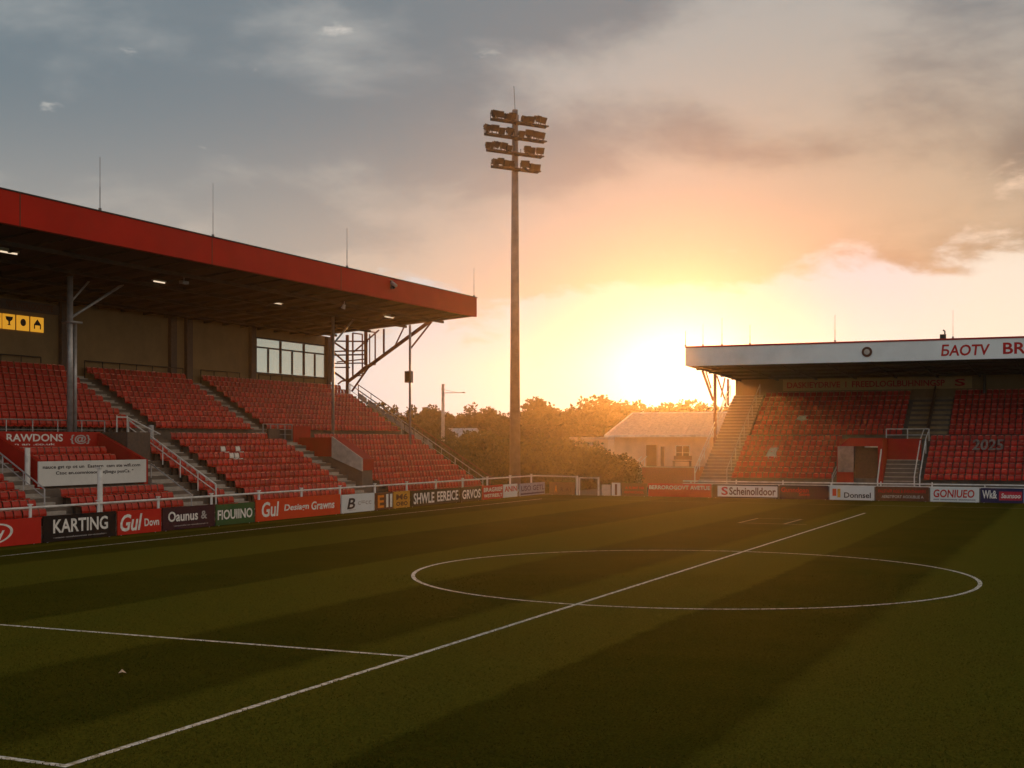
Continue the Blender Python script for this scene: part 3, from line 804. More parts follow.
# white lettering cloth on right seats
def on_slope(mb, s, xa, xb, y0, z0, h):
    u = Vector((1,0,0)); v = Vector((0, .64, .40)).normalized(); n_ = Vector((0, -.40, .64)).normalized()
    return put_text(mb, s, Vector((xa, y0, z0)), u, v, n_, xb-xa, h, thick=.05)
y0 = RLOW[4][0]+.4
lt = MB(); on_slope(lt, '2025', xy(972, y0), xy(1003, y0), y0, RLOW[4][1]+.82, 1.5)
tag(lt.build('seat_lettering', mat('faded_lettering', (.34, .27, .24), .8, var=.35, dirt=.75, scale=4)), 'white number lettering spread over red seats of the right stand', 'lettering')
def sheet(x, y, Yp, w_, h_, label):
    p = P(x, y, Y=Yp); m_ = MB(); nx, nz = 8, 8; vs = []
    for side in (0, .012):
        for j in range(nz+1):
            for i in range(nx+1):
                u, v = i/nx, j/nz
                uu = u-.5+.22*v+.10*math.sin(7*v+2*u); 
                vs.append((p.x+uu*w_*(.8+.25*math.sin(5*v+1)), p.y+(v-.5)*h_*.75+.05*math.sin(11*u+5*v), p.z+(v-.5)*h_*.6+.05*math.sin(9*u)*math.cos(8*v)+side))
    N1 = (nx+1)*(nz+1)
    f = [(j*(nx+1)+i, j*(nx+1)+i+1, (j+1)*(nx+1)+i+1, (j+1)*(nx+1)+i) for j in range(nz) for i in range(nx)]
    m_.add(vs, f+[tuple(q_+N1 for q_ in reversed(g_)) for g_ in f])
    tag(m_.build('cloth_sheet', 'worn_white', smooth=True), label, 'sheet')
sheet(771, 453, 99.55, 1.0, 1.35, 'crumpled white sheet lying over lower red seats, right stand')
sheet(801, 418, 104.75, 1.0, .6, 'dull pale sheet lying over upper red seats, right stand')

# ------------------------------------------------------------------ front rails
fr_ = thing('front_rail', (-39.5, 60, 0), 'long white tubular rail along the front of left stand', 'railing')
g = MB()
y_end = 92.4
g.tube((-39.5, 30, 1.45), (-39.5, y_end, 1.45), .05, 8); g.build('rail', 'white_steel', fr_)
yy = 36.2; k = 0
while yy < y_end+.1:
    MB().tube((-39.5, yy, 0), (-39.5, yy, 1.55), .065, 8).box(-39.58, -39.42, yy-.08, yy+.08, 1.55, 1.6).build('post', 'white_steel', fr_); yy += 3.95
fr_ = thing('front_rail', (-10, 92.7, 0), 'white double rail along the front of right stand', 'railing')
xa = xy(683, 92.7)
for z in (1.18, .98): MB().tube((xa, 92.7, z), (16, 92.7, z), .045, 8).build('rail', 'white_steel', fr_)
for k in range(13):
    X = xa+.6+k*3.4; MB().tube((X, 92.7, 0), (X, 92.7, 1.32 if k % 3 else 1.15), .05, 8).build('post', 'white_steel', fr_)
fr_ = thing('front_rail', (-37.7, 92.4, 0), 'short white rail over brown netting at the far corner', 'railing')
X1 = xy(577, 92.2)
MB().tube((-39.4, 92.2, 1.45), (X1, 92.2, 1.4), .05, 8).build('rail', 'white_steel', fr_)
MB().tube((X1, 92.2, 0), (X1, 92.2, 1.48), .09, 10).build('post', 'white_steel', fr_)
fr_ = thing('gate_frame', (X1+.8, 92.2, 0), 'white tubular gate frame between netting and grey panel', 'gate')
X2 = xy(598.5, 92.2)
MB().tube((X1+.2, 92.2, 0), (X1+.2, 92.2, 1.36), .05, 8).build('post', 'white_steel', fr_); MB().tube((X2, 92.2, 0), (X2, 92.2, 1.4), .07, 8).build('post', 'white_steel', fr_)
MB().tube((X1+.2, 92.2, 1.33), (X2, 92.2, 1.33), .045, 8).build('crossbar', 'white_steel', fr_)

# ------------------------------------------------------------------ advertising boards
HX = -39.0
def board(side, xa, xb, m, label, items, h=None, z0=0., group=None):
    """items: (text, u0, u1, v0, v1, ink, shear) in fractions of the board"""
    if side == 'L':
        a, b = yx(xa, HX), yx(xb, HX); h = h or 1.08
        org = Vector((HX, a, z0)); u = Vector((0,1,0)); nrm = Vector((1,0,0))
        root = thing('advertising_board', (HX, (a+b)/2, 0), label, 'advertising board', 'advertising boards round the pitch')
        MB().box(HX-.06, HX, a+.02, b-.02, z0+.03, h).build('board', m, root)
        mbf = MB().box(HX-.09, HX-.063, a+.3, a+.36, 0, h-.05).box(HX-.09, HX-.063, b-.36, b-.3, 0, h-.05)
        mbf.bar((HX-.08, a+.33, h*.75), (HX-.5, a+.33, .0), .05, .05); mbf.bar((HX-.08, b-.33, h*.75), (HX-.5, b-.33, .0), .05, .05)
    else:
        a, b = xy(xa, HY), xy(xb, HY); h = h or .98
        org = Vector((a, HY, z0)); u = Vector((1,0,0)); nrm = Vector((0,-1,0))
        root = thing('advertising_board', ((a+b)/2, HY, 0), label, 'advertising board', 'advertising boards round the pitch')
        MB().box(a+.02, b-.02, HY, HY+.06, z0+.03, h).build('board', m, root)
        mbf = MB().box(a+.2, a+.26, HY+.063, HY+.09, 0, h-.05).box(b-.26, b-.2, HY+.063, HY+.09, 0, h-.05)
        mbf.bar((a+.23, HY+.08, h*.75), (a+.23, HY+.5, 0), .05, .05); mbf.bar((b-.23, HY+.08, h*.75), (b-.23, HY+.5, 0), .05, .05)
    mbf.build('backstay', 'steel', root)
    L_ = b-a; by = {}
    for (tx_, u0, u1, v0, v1, ink, *sh) in items:
        mb = MB(); by[len(by)] = (ink, mb)
        o_ = org+u*(L_*u0)+Vector((0,0,h*v0))
        if tx_ == '#rect':
            c = [o_+nrm*.004, o_+u*(L_*(u1-u0))+nrm*.004, o_+u*(L_*(u1-u0))+Vector((0,0,h*(v1-v0)))+nrm*.004, o_+Vector((0,0,h*(v1-v0)))+nrm*.004]
            mb.add(c, [(0,1,2,3)])
        elif tx_ == '#ring':
            n_ = 36; vs = []
            for k in range(n_):
                t_ = 2*math.pi*k/n_
                for rr in (1., .86): vs.append(o_+u*(L_*(u1-u0)*(.5+.5*rr*math.cos(t_)))+Vector((0,0,h*(v1-v0)*(.5+.5*rr*math.sin(t_)+.12*math.cos(t_)*rr)))+nrm*.006)
            mb.add(vs, [(2*k, 2*k+1, (2*k+3) % (2*n_), (2*k+2) % (2*n_)) for k in range(n_)])
        else:
            put_text(mb, tx_, o_, u, Vector((0,0,1)), nrm, L_*(u1-u0), h*(v1-v0), sh[0] if sh else 0., .008)
    for ink, mb in by.values():
        rect = ink.startswith('b_'); mb.build('panel' if rect else 'lettering', ink, root)
    return root
board('L', -75, 41.5, 'b_red', 'plain red board with white oval scrawl logo, left of KARTING', [('#ring', .38, .735, .12, .86, 'white_ink'), ('rid', .46, .66, .26, .62, 'white_ink', .4)])
board('L', 43, 116, 'b_black', 'black board with big white word KARTING', [('KARTING', .13, .88, .33, .85, 'white_ink'), ('~ooaoo~ccoohoooonoo oo~ooccoho~', .13, .86, .14, .2, 'grey_ink')], 1.1)
board('L', 117.5, 161.5, 'b_red', 'red board with white script beside the KARTING board', [('Gul', .06, .55, .16, .86, 'white_ink', .25), ('Dovn', .6, .94, .3, .62, 'white_ink')])
board('L', 162.5, 215, 'b_plum', 'dark plum board with white lettering and round crest', [('Oaunus', .1, .66, .38, .82, 'white_ink'), ('&', .72, .84, .4, .76, 'grey_ink'), ('~onooonho on~oooohoonoo~o', .2, .86, .17, .23, 'grey_ink')])
board('L', 216, 254.5, 'b_green', 'dark green board with white capital lettering', [('FIOUIINO', .04, .94, .28, .74, 'white_ink')], 1.05)
board('L', 256, 340.5, 'b_orange', 'long orange-red board with white script and slogan', [('Gul', .06, .25, .2, .88, 'white_ink', .12), ('Desiagn', .31, .6, .32, .7, 'white_ink', .1), ('Grawns', .63, .92, .34, .74, 'white_ink', .1)], 1.14)
board('L', 341.5, 374.5, 'b_white', 'white board with dark vehicle-like logo and small text', [('B', .16, .4, .22, .8, 'ink', .2), ('c=cc', .48, .9, .4, .62, 'grey_ink'), ('oooo', .2, .42, .14, .2, 'grey_ink')], 1.08)
board('L', 375.5, 393, 'b_brown', 'brown board with amber and white upright bars of lettering', [('E', .12, .48, .14, .86, 'orange_ink'), ('II', .6, .95, .14, .9, 'white_ink')], 1.05)
board('L', 393.6, 410, 'b_gold', 'small gold board with brown crest marks', [('M6', .15, .85, .5, .85, 'b_brown'), ('oeo', .15, .85, .15, .4, 'b_brown')], 1.05)
board('L', 411, 459.5, 'b_olive', 'dark olive board with chunky white lettering SHWLE EEREICE', [('SHWLE', .05, .46, .16, .84, 'white_ink'), ('EEREICE', .52, .97, .2, .84, 'white_ink')], 1.02)
board('L', 460.5, 481.5, 'b_olive', 'short dark board with white lettering GRVOS', [('GRVOS', .08, .95, .2, .82, 'white_ink')], 1.0)
board('L', 482.5, 503, 'b_red', 'red board with two rows of white lettering at far corner', [('BRAGRIEF', .06, .96, .55, .85, 'white_ink'), ('WSTIRESLT', .06, .96, .16, .4, 'white_ink')], 1.0)
board('L', 503.5, 517.5, 'b_white', 'white board with red lettering next to two-row red board', [('ANIN', .08, .94, .45, .85, 'red_ink')], .98)
board('L', 519.5, 545, 'b_blue', 'pale blue board with dark lettering, last on left side', [('USO GETL', .06, .96, .4, .82, 'b_navy'), ('#rect', .04, .97, .12, .24, 'b_navy')], .95)
board('R', 549, 575, 'net', 'brown netting panel with faint pale marks at far corner', [('A', .22, .32, .2, .75, 'orange_ink'), ('R  A I', .45, .85, .3, .6, 'b_brown')], .98)
board('R', 601.5, 610.5, 'worn_white', 'small dull grey panel right of the gate frame', [], .85)
board('R', 611.5, 620.5, 'b_white', 'narrow white panel with grey centre stripe', [('#rect', .38, .62, .08, .9, 'b_brown')], 1.0)
board('R', 621.5, 647, 'b_brown', 'dark brown board with dim red lettering', [('A SUMIF NR', .15, .9, .55, .75, 'red_ink'), ('KNOWSCHOOL', .12, .88, .22, .4, 'red_ink')], .98)
board('R', 648, 711.5, 'b_red', 'long red board with one row of white lettering on top', [('BERROROGOVT AVETUE', .02, .98, .56, .86, 'white_ink'), ('ouooooaooau~ounoa', .1, .75, .25, .36, 'red_ink')], 1.0)
board('R', 712.3, 778.5, 'b_black', 'white panel in dark frame with brown lettering', [('#rect', .08, .985, .12, .9, 'b_white'), ('S', .14, .24, .22, .82, 'red_ink'), ('Scheinolldoor', .26, .96, .24, .8, 'b_brown')], 1.0)
board('R', 779.3, 828.5, 'b_plum', 'dark board with glowing red lettering on its left half', [('Gunndoan', .04, .6, .5, .85, 'red_ink'), ('Soe', .4, .62, .25, .5, 'red_ink')], 1.0)
board('R', 829.3, 874.5, 'b_white', 'white board with orange square logo and black lettering', [('#rect', .07, .16, .3, .8, 'b_orange'), ('#rect', .18, .25, .2, .8, 'b_gold'), ('Donnsel', .33, .92, .18, .56, 'ink')], 1.0)
board('R', 875.3, 929, 'b_brown', 'brown board with two rows of small lettering', [('FALSTAFF AGG & EVENTHAMERS', .06, .94, .58, .8, 'red_ink'), ('AERSTIFORT AGOUBLIE A', .12, .9, .22, .42, 'grey_ink')], 1.0)
board('R', 930, 979.5, 'b_white', 'white board with swirling red lettering GONIUEO', [('GONIUEO', .07, .9, .32, .86, 'red_ink', .1), ('ooo oooooonoo ouuonoooo', .07, .92, .14, .22, 'b_navy')], 1.0)
board('R', 980.3, 1048, 'b_navy', 'navy board with white marks and crimson patch, rightmost', [('#rect', .28, .62, .2, .78, 'b_pink'), ('Saunsoo', .31, .6, .34, .66, 'white_ink', .2), ('Wk&', .03, .25, .3, .85, 'white_ink'), ('#rect', .64, .99, .06, .94, 'b_blue')], 1.0)

# ------------------------------------------------------------------ floodlight mast
MZ = 108.0
mp = Vector((((515-CX)/F)*MZ*cs-MZ*sn, ((515-CX)/F)*MZ*sn+MZ*cs, 0))
top = CAMH+(HZ-110)/F*MZ
fm = thing('floodlight_mast', mp, 'tall tapered floodlight mast with four tilted racks of lamps', 'floodlight mast')
MB().tube(mp, mp+Vector((0,0,top)), .48, 16, .24).box(mp.x-.8, mp.x+.8, mp.y-.8, mp.y+.8, 0, .3).build('mast', 'mast', fm, True)
MB().tube(mp+Vector((0,0,top)), mp+Vector((-.1,0,top+2.0)), .02, 6).build('lightning_rod', 'dark_steel', fm)
ad_cam = Vector((4.7, 2.9, 0)).normalized()                  # across-direction in the camera frame
ad = Vector((ad_cam.x*cs-ad_cam.y*sn, ad_cam.x*sn+ad_cam.y*cs, 0)); nd = Vector((ad.y, -ad.x, 0))
lampmesh = None
for r, (yl, yr, xl, xr) in enumerate(((119, 129, 488.5, 545), (134, 145, 482.5, 543), (150, 160, 484.5, 540), (166, 175, 489, 536.5))):
    zc_ = CAMH+(HZ-(yl+yr)/2)/F*MZ
    half_l = (514-xl)/F*MZ/ad_cam.x*1.02; half_r = (xr-514)/F*MZ/ad_cam.x*.93
    a = mp+Vector((0,0,zc_))-ad*half_l+nd*.3; b = mp+Vector((0,0,zc_))+ad*half_r+nd*.3
    rk = MB().bar(a, b, .14, .2).bar(a+nd*.5, b+nd*.5, .08, .1)
    for k in range(9):
        q_ = a.lerp(b, k/8); rk.bar(q_, q_+nd*.5, .06, .08); rk.tube(q_, q_+Vector((0,0,random.uniform(.3, .75))), .03, 6)
    rk.bar(mp+Vector((0,0,zc_)), mp+Vector((0,0,zc_))+nd*.45, .3, .3)
    rack = rk.build('lamp_rack', 'dark_steel', fm)
    for k in range(9):
        u = (k+.5)/9+random.uniform(-.02, .02)
        c = a.lerp(b, u)+nd*.12+Vector((0,0,.5+random.uniform(-.1, .15)))
        if abs((c-mp).dot(ad)) < .32: continue
        aim = (nd*1.0+Vector((0,0,-.55))+ad*random.uniform(-.5, .5)).normalized()
        side = aim.cross(Vector((0,0,1))).normalized(); wd = random.uniform(.24, .34)
        lm = MB().bar(c-aim*.1, c+aim*.16, wd*2, random.uniform(.34, .5)).bar(c-aim*.34, c-aim*.1, wd*.9, .22).bar(c+aim*.16, c+aim*.2, wd*2.15, .54)
        base = Vector((c.x, c.y, a.lerp(b, u).z))
        lm.tube(c-side*(wd+.03), base-side*.1, .03, 5); lm.tube(c+side*(wd+.03), base+side*.1, .03, 5); lm.tube(c-side*(wd+.05), c+side*(wd+.05), .03, 5)
        if k % 3 == 0: lm.box(base.x-.13, base.x+.13, base.y-.1, base.y+.1, base.z+.08, base.z+.34)
        lm.build('floodlight', 'dark_steel', rack)

# ------------------------------------------------------------------ pavilion and houses
PY = 116.0
pv = thing('pavilion', (-34, PY+3, 0), 'white rendered pavilion with pale hipped roof behind far corner', 'pavilion')
PX0, PX1 = xy(614, PY), -22.0
ez, rz = 4.62, 6.75
w = MB()
dx = [(xy(646, PY), xy(656.5, PY), 1.75, 3.75), (xy(660.5, PY), xy(664, PY), 1.75, 3.6), (xy(676, PY), xy(689, PY), 2.4, 3.65)]
w.box(PX0, PX1, PY+.1, PY+6.4, 0, ez-.05)
w.build('wall', 'plaster', pv)
for (x0, x1, z0, z1) in dx[:2]:
    d_ = MB().box(x0-.07, x0, PY+.03, PY+.096, z0, z1+.07).box(x1, x1+.07, PY+.03, PY+.096, z0, z1+.07).box(x0, x1, PY+.03, PY+.096, z1, z1+.07).build('door_frame', 'plaster', pv)
    MB().box(x0+.003, x1-.003, PY+.05, PY+.094, z0, z1-.003).build('door', 'timber', d_)
x0, x1, z0, z1 = dx[2]
wf = MB().box(x0-.06, x0, PY+.03, PY+.096, z0-.06, z1+.06).box(x1, x1+.06, PY+.03, PY+.096, z0-.06, z1+.06).box(x0, x1, PY+.03, PY+.096, z1, z1+.06).box(x0, x1, PY+.02, PY+.096, z0-.06, z0).box((x0+x1)/2-.03, (x0+x1)/2+.03, PY+.03, PY+.09, z0, z1).box(x0, x1, PY+.035, PY+.09, (z0+z1)/2-.02, (z0+z1)/2+.02).build('window', 'white_steel', pv)
MB().box(x0+.003, x1-.003, PY+.06, PY+.094, z0+.003, z1-.003).build('window_pane', 'glass_dark', wf)
rv = MB()
xa, xb = xy(605, PY-.8), PX1+1; ya, yb = PY-.8, PY+7.4; xr0 = xy(632, PY+3.2)
rv.add([(xa,ya,ez),(xb,ya,ez),(xb,yb,ez),(xa,yb,ez),(xr0,PY+3.3,rz),(xb-3,PY+3.3,rz)], [(0,1,5,4),(1,2,5),(2,3,4,5),(3,0,4),(0,3,2,1)])
rp = rv.build('roof', 'tile', pv)
g = MB().box(xa-.06, xb, ya-.08, ya-.005, ez-.16, ez+.06).build('gutter', 'white_steel', rp)
g = MB().tube((xr0, PY+3.3, rz+.03), (xb-3, PY+3.3, rz+.03), .09, 6).tube((xa, ya, ez+.03), (xr0, PY+3.3, rz+.03), .07, 6).build('ridge_cap', 'white_steel', rp)
rs_ = MB()
for k in range(26):
    X = xr0+.2+k*.62
    if X < xb-3.2: rs_.bar((X-.0, ya+.02, ez+.03), (X, PY+3.25, rz+.03), .05, .05)
rs_.build('roof_seam', 'tile', rp)
tcx0, tcx1 = xy(642, 110), xy(694, 110)
tw = thing('terrace_wall', ((tcx0+tcx1)/2, 110, 0), 'red brick retaining wall in front of the pavilion', 'wall')
MB().box(tcx0, tcx1, 110, 115.9, 0, 1.78).build('brick_wall', 'brick', tw)
MB().box(tcx0-.05, tcx1+.05, 109.94, 110.3, 1.783, 1.86).build('coping', 'worn_white', tw)
st_ = thing('garden_stair', (tcx0-.8, 110.5, 0), 'short stair with white rails left of the brick wall', 'stair')
g = MB()
for k in range(7): g.box(tcx0-1.75+k*.25, tcx0-.01, 110.1, 111.5, 0+.25*k+(.002 if k else 0), .25*(k+1))
g.build('steps', 'step', st_)
for Y in (110.1, 111.5):
    g = MB(); g.path([(tcx0-1.8, Y, .2), (tcx0-1.75, Y, 1.1), (tcx0-.05, Y, 2.75)], .05)
    for k in range(1, 4): g.tube((tcx0-1.75+k*.5, Y, .2+k*.5), (tcx0-1.75+k*.5, Y, 1.1+k*.49), .04, 6)
    g.build('stair_rail', 'white_steel', st_)
bn = thing('bench', (xy(682, 114.5), 114.5, 1.86), 'timber bench on brick terrace below the pavilion window', 'bench')
X0, X1 = xy(673, 114.5), xy(691, 114.5)
MB().box(X0, X1, 114.3, 114.75, 2.24, 2.3).build('seat', 'timber', bn); MB().box(X0, X1, 114.76, 114.82, 2.4, 2.75).build('backrest', 'timber', bn)
for X in (X0+.08, X1-.08):
    for Y in (114.34, 114.7): MB().box(X-.04, X+.04, Y-.03, Y+.03, 1.79, 2.238).build('leg', 'timber', bn)
def house(xl, xr_, Z, wall_z, ridge_z, wm, rm, label, depth=6):
    a = P(xl, HZ, Y=Z); b = P(xr_, HZ, Y=Z)
    h = thing('house', ((a.x+b.x)/2, Z+depth/2, 0), label, 'house')
    MB().box(a.x, b.x, Z, Z+depth, 0, wall_z).build('wall', wm, h)
    MB().prism([(Z-.3, wall_z+.002), (Z+depth/2, ridge_z), (Z+depth+.3, wall_z+.002)], a.x-.3, b.x+.3, 'x').build('roof', rm, h)
    n_ = 3
    for k in range(n_):
        X = a.x+(b.x-a.x)*(k+.5)/n_; MB().box(X-.4, X+.4, Z-.03, Z-.003, wall_z-1.4, wall_z-.4).build('window', 'glass_dark', h)
house(439, 466, 165, 4.1, 5.9, 'plaster', 'blueroof', 'small house with pale slate-blue roof behind the hedge, left of mast')
house(424, 436, 158, 3.6, 4.5, 'plaster', 'blueroof', 'low shed with blue-grey roof showing past the end stair')
house(518, 541, 175, 4.1, 6.0, 'plaster', 'tile', 'small house with brown tiled roof showing right of the mast')
house(520, 527, 182, 5.5, 7.2, 'plaster', 'blueroof', 'tiny pale gable showing above the brown tiled roof')
ax = thing('annex', (xy(590, 124), 126, 0), 'low flat-roofed annex left of the white pavilion', 'annex')
MB().box(xy(574, 124), xy(608, 124), 124, 129, 0, 4.25).build('wall', 'plaster', ax)
MB().box(xy(571, 124), xy(609, 124), 123.6, 129.3, 4.253, 4.5).build('roof', 'tile', ax)
MB().box(xy(584, 124), xy(589, 124), 123.95, 123.998, 2.9, 3.9).build('window', 'glass_dark', ax)
# far lattice mast with side arm
d0 = P(443, 440, Y=150); ztop = P(443, 384, Y=150).z
lm = thing('lattice_mast', (d0.x, d0.y, 0), 'thin pale lattice mast with one side arm before the trees', 'mast')
g = MB(); w_ = .16
for sx, sy in ((-1,-1),(1,-1),(1,1),(-1,1)): g.tube((d0.x+sx*w_, d0.y+sy*w_, 0), (d0.x+sx*w_*.6, d0.y+sy*w_*.6, ztop), .05, 5)
for k in range(16):
    z = k*ztop/16; z2 = z+ztop/16; s_ = 1 if k % 2 else -1
    g.tube((d0.x-w_*s_, d0.y-w_, z), (d0.x+w_*s_, d0.y-w_, z2), .03, 4); g.tube((d0.x-w_*s_, d0.y+w_, z), (d0.x+w_*s_, d0.y+w_, z2), .03, 4)
g.build('lattice', 'worn_white', lm)
za = P(443, 393, Y=150).z; xe = P(464, 393, Y=150).x
MB().tube((d0.x, d0.y, za), (xe, d0.y, za+.02), .045, 5).tube((d0.x, d0.y, za+.45), (xe-1, d0.y, za+.05), .03, 5).box(xe-.25, xe+.15, d0.y-.08, d0.y+.08, za-.06, za+.1).build('side_arm', 'worn_white', lm)

# ------------------------------------------------------------------ trees and shrubs
def crown(mb, lobes, nleaf, ls, rnd):
    tot = sum(l[3]*l[4]*l[5] for l in lobes)
    for (cx_, cy_, cz_, rx, ry, rz_) in lobes:
        for _ in range(int(nleaf*rx*ry*rz_/tot)):
            while True:
                v = Vector((rnd.uniform(-1,1), rnd.uniform(-1,1), rnd.uniform(-1,1)))
                if .02 < v.length <= 1: break
            v = v.normalized()*(v.length**.5)*rnd.uniform(.72, 1.3)
            c = Vector((cx_+v.x*rx, cy_+v.y*ry, cz_+v.z*rz_))
            s_ = ls*rnd.uniform(.5, 1.4)
            u = Vector((rnd.uniform(-1,1), rnd.uniform(-1,1), rnd.uniform(-1,1))).normalized(); w2 = u.orthogonal().normalized(); w2.rotate(Matrix.Rotation(rnd.uniform(0, 6.28), 3, u))
            x_ = u.cross(w2)
            mb.add([c-w2*s_, c+x_*s_*.6, c+w2*s_, c-x_*s_*.6], [(0,1,2,3)])
def tree_proto(seed, H, leaf, nleaf, ls, name, label, cat, group, shrub=False):
    rnd = random.Random(seed)
    root = thing(name, (0,0,0), label, cat, group)
    lobes = []
    tk = MB()
    if shrub:
        n_ = 7
        for k in range(n_):
            t_ = 6.28*k/n_+rnd.uniform(-.4, .4); r = H*rnd.uniform(.1, .5)
            rr = H*rnd.uniform(.24, .36)
            cz_ = H*rnd.uniform(.32, .72); lobes.append((r*math.cos(t_), r*math.sin(t_)*.7, cz_, rr, rr*.9, rr*.85)); tk.tube((0,0,0), (r*math.cos(t_), r*math.sin(t_)*.7, cz_), .07, 5, .03)
        lobes.append((0,0,H*.35,H*.5,H*.4,H*.34))
    else:
        tk.tube((0,0,0), (rnd.uniform(-.2,.2),0,H*.45), .035*H*.6, 8, .018*H); tk.tube((0,0,H*.44), (0,0,H*.85), .018*H, 6, .005*H)
        n_ = 19
        for k in range(n_):
            t_ = 6.28*k/n_*2.7+rnd.uniform(-.5, .5); zz = H*rnd.uniform(.28, .88); r = H*.40*(1.12-zz/H)*rnd.uniform(.4, 1.3)
            rr = H*rnd.uniform(.07, .16)
            lobes.append((r*math.cos(t_), r*math.sin(t_), zz, rr*1.15, rr*1.15, rr*.85)); tk.tube((0,0,zz*.75), (r*math.cos(t_), r*math.sin(t_), zz), .012*H, 5, .004*H)
        lobes.append((0,0,H*.55,H*.22,H*.22,H*.3)); lobes.append((rnd.uniform(-.06,.06)*H,0,H*.9,H*.09,H*.09,H*.1))
    tk.build('trunk' if not shrub else 'stem', 'bark', root)
    c = MB(); crown(c, lobes, nleaf, ls, rnd); c.build('crown' if not shrub else 'foliage', leaf, root)
    return root
tg = 'trees in the belt beyond the ground'
protos = [tree_proto(11+k, 10, 'leaf_dark', 3400, .30, 'tree', 'dusky leafy tree in the hazy belt of trees beyond the ground', 'tree', tg) for k in range(4)]
rnd = random.Random(3)
used = [False]*4
def place_tree(x, y, hgt, lab=None):
    k = rnd.randrange(4)
    o = protos[k] if not used[k] else copy_tree(protos[k]); used[k] = True
    o.location = (x, y, -.05); s_ = hgt/10; o.scale = (s_*rnd.uniform(1.0, 1.35), s_*rnd.uniform(1.0, 1.35), s_); o.rotation_euler = (0,0,rnd.uniform(0, 6.28))
    if lab: o['label'] = lab
prof_y = [(380, 405), (400, 404), (415, 400), (428, 406), (450, 407), (478, 404), (500, 407), (520, 405), (540, 398), (560, 405), (580, 401), (600, 394), (618, 398), (640, 401), (660, 401), (690, 402), (720, 402), (760, 398)]
def top_at(x):
    for (a, ya), (b, yb) in zip(prof_y, prof_y[1:]):
        if a <= x <= b: return ya+(yb-ya)*(x-a)/(b-a)
    return 400
x = 375
while x < 770:
    Zc = 205+rnd.uniform(-14, 14); a_ = (x-CX)/F
    ty = top_at(x)+rnd.uniform(-3, 6); H = CAMH+(HZ-ty)/F*Zc
    lab = None
    if 598 < x < 606: lab = 'tallest broad tree of the belt, left of the pavilion roof'
    place_tree(a_*Zc*cs-Zc*sn, a_*Zc*sn+Zc*cs, H, lab); x += rnd.uniform(13, 22)
x = 385
while x < 760:
    Zc = 180+rnd.uniform(-8, 8); a_ = (x-CX)/F
    H = CAMH+(HZ-(top_at(x)+rnd.uniform(10, 22)))/F*Zc
    place_tree(a_*Zc*cs-Zc*sn, a_*Zc*sn+Zc*cs, H); x += rnd.uniform(24, 36)
# outside view, so that the belt closes behind the stands
for az in list(range(-58, -32, 4))+list(range(16, 62, 4)):
    t_ = R(az-24.2+0); Zc = 230; place_tree(math.sin(t_)*Zc, math.cos(t_)*Zc, 10+rnd.uniform(-1, 2))
sg = 'shrubs of the hedge beyond the far corner'
sprotos = [tree_proto(31+k, 4, 'leaf_olive', 3600, .15, 'shrub', 'olive green rounded shrub in the hedge beyond the far corner', 'shrub', sg, True) for k in range(3)]
usd = [False]*3
for (px, ty, Zc) in ((402, 452, 116), (414, 446, 122), (428, 441, 126), (442, 441, 122), (456, 436, 118), (470, 431, 122), (484, 429, 118), (497, 432, 124), (508, 437, 116), (524, 441, 120), (538, 439, 116), (552, 433, 119), (564, 436, 115), (577, 444, 118), (590, 441, 113), (603, 448, 112), (616, 453, 111.5), (626, 458, 111), (462, 447, 112), (490, 447, 112), (535, 450, 111.5), (570, 452, 111), (420, 455, 110), (440, 450, 110.5), (555, 448, 111)):
    k = rnd.randrange(3); o = sprotos[k] if not usd[k] else copy_tree(sprotos[k]); usd[k] = True
    a_ = (px-CX)/F; H = CAMH+(HZ-ty)/F*Zc
    o.location = (a_*Zc*cs-Zc*sn, a_*Zc*sn+Zc*cs, -.05); s_ = H/4*1.02; o.scale = (s_, s_, s_); o.rotation_euler = (0,0,rnd.uniform(0, 6.28))
    if (px, ty) == (484, 429): o['label'] = 'tallest pale shrub just left of the floodlight mast'
for o, u in list(zip(protos, used))+list(zip(sprotos, usd)):
    if not u:
        for ch in list(o.children): bpy.data.objects.remove(ch)
        bpy.data.objects.remove(o)

# short grass standing up near the camera
gb = MB(); rg = random.Random(5)
gv, gf = [], []
for _ in range(130000):
    t_ = rg.random(); Zc = 14.5+26*t_**1.4; xc = Zc*rg.uniform(-.40, .40)
    X, Y = xc*cs-Zc*sn, xc*sn+Zc*cs
    if not (-38.4 < X < 44): continue
    if abs(X-LX) < .05 and rg.random() < .93 or (abs(Y-22.16) < .05 or abs(Y-12.9) < .05) and rg.random() < .93: continue
    a = rg.uniform(0, 6.283); w_ = rg.uniform(.006, .016); h = rg.uniform(.012, .034); l = rg.uniform(-.015, .015)
    o_ = len(gv); dx, dy = math.cos(a)*w_, math.sin(a)*w_
    gv += [(X-dx, Y-dy, .004), (X+dx, Y+dy, .004), (X+l, Y+l*.5, .004+h)]; gf.append((o_, o_+1, o_+2))
gb.v, gb.f = gv, gf
tag(gb.build('grass', 'pitch'), 'short cut grass of the near part of the pitch', 'grass', None, 'stuff')
# litter on the pitch
p = P(122, 673, z=.02); m_ = MB()
vs = [(p.x-.06,p.y-.03,.015),(p.x+.05,p.y-.05,.05),(p.x+.08,p.y+.03,.02),(p.x-.02,p.y+.05,.06),(p.x,p.y,.09)]
m_.add(vs, [(0,1,4),(1,2,4),(2,3,4),(3,0,4),(3,2,1,0)])
tag(m_.build('litter', 'litter'), 'small pale scrap of litter lying on the dark near pitch', 'litter')

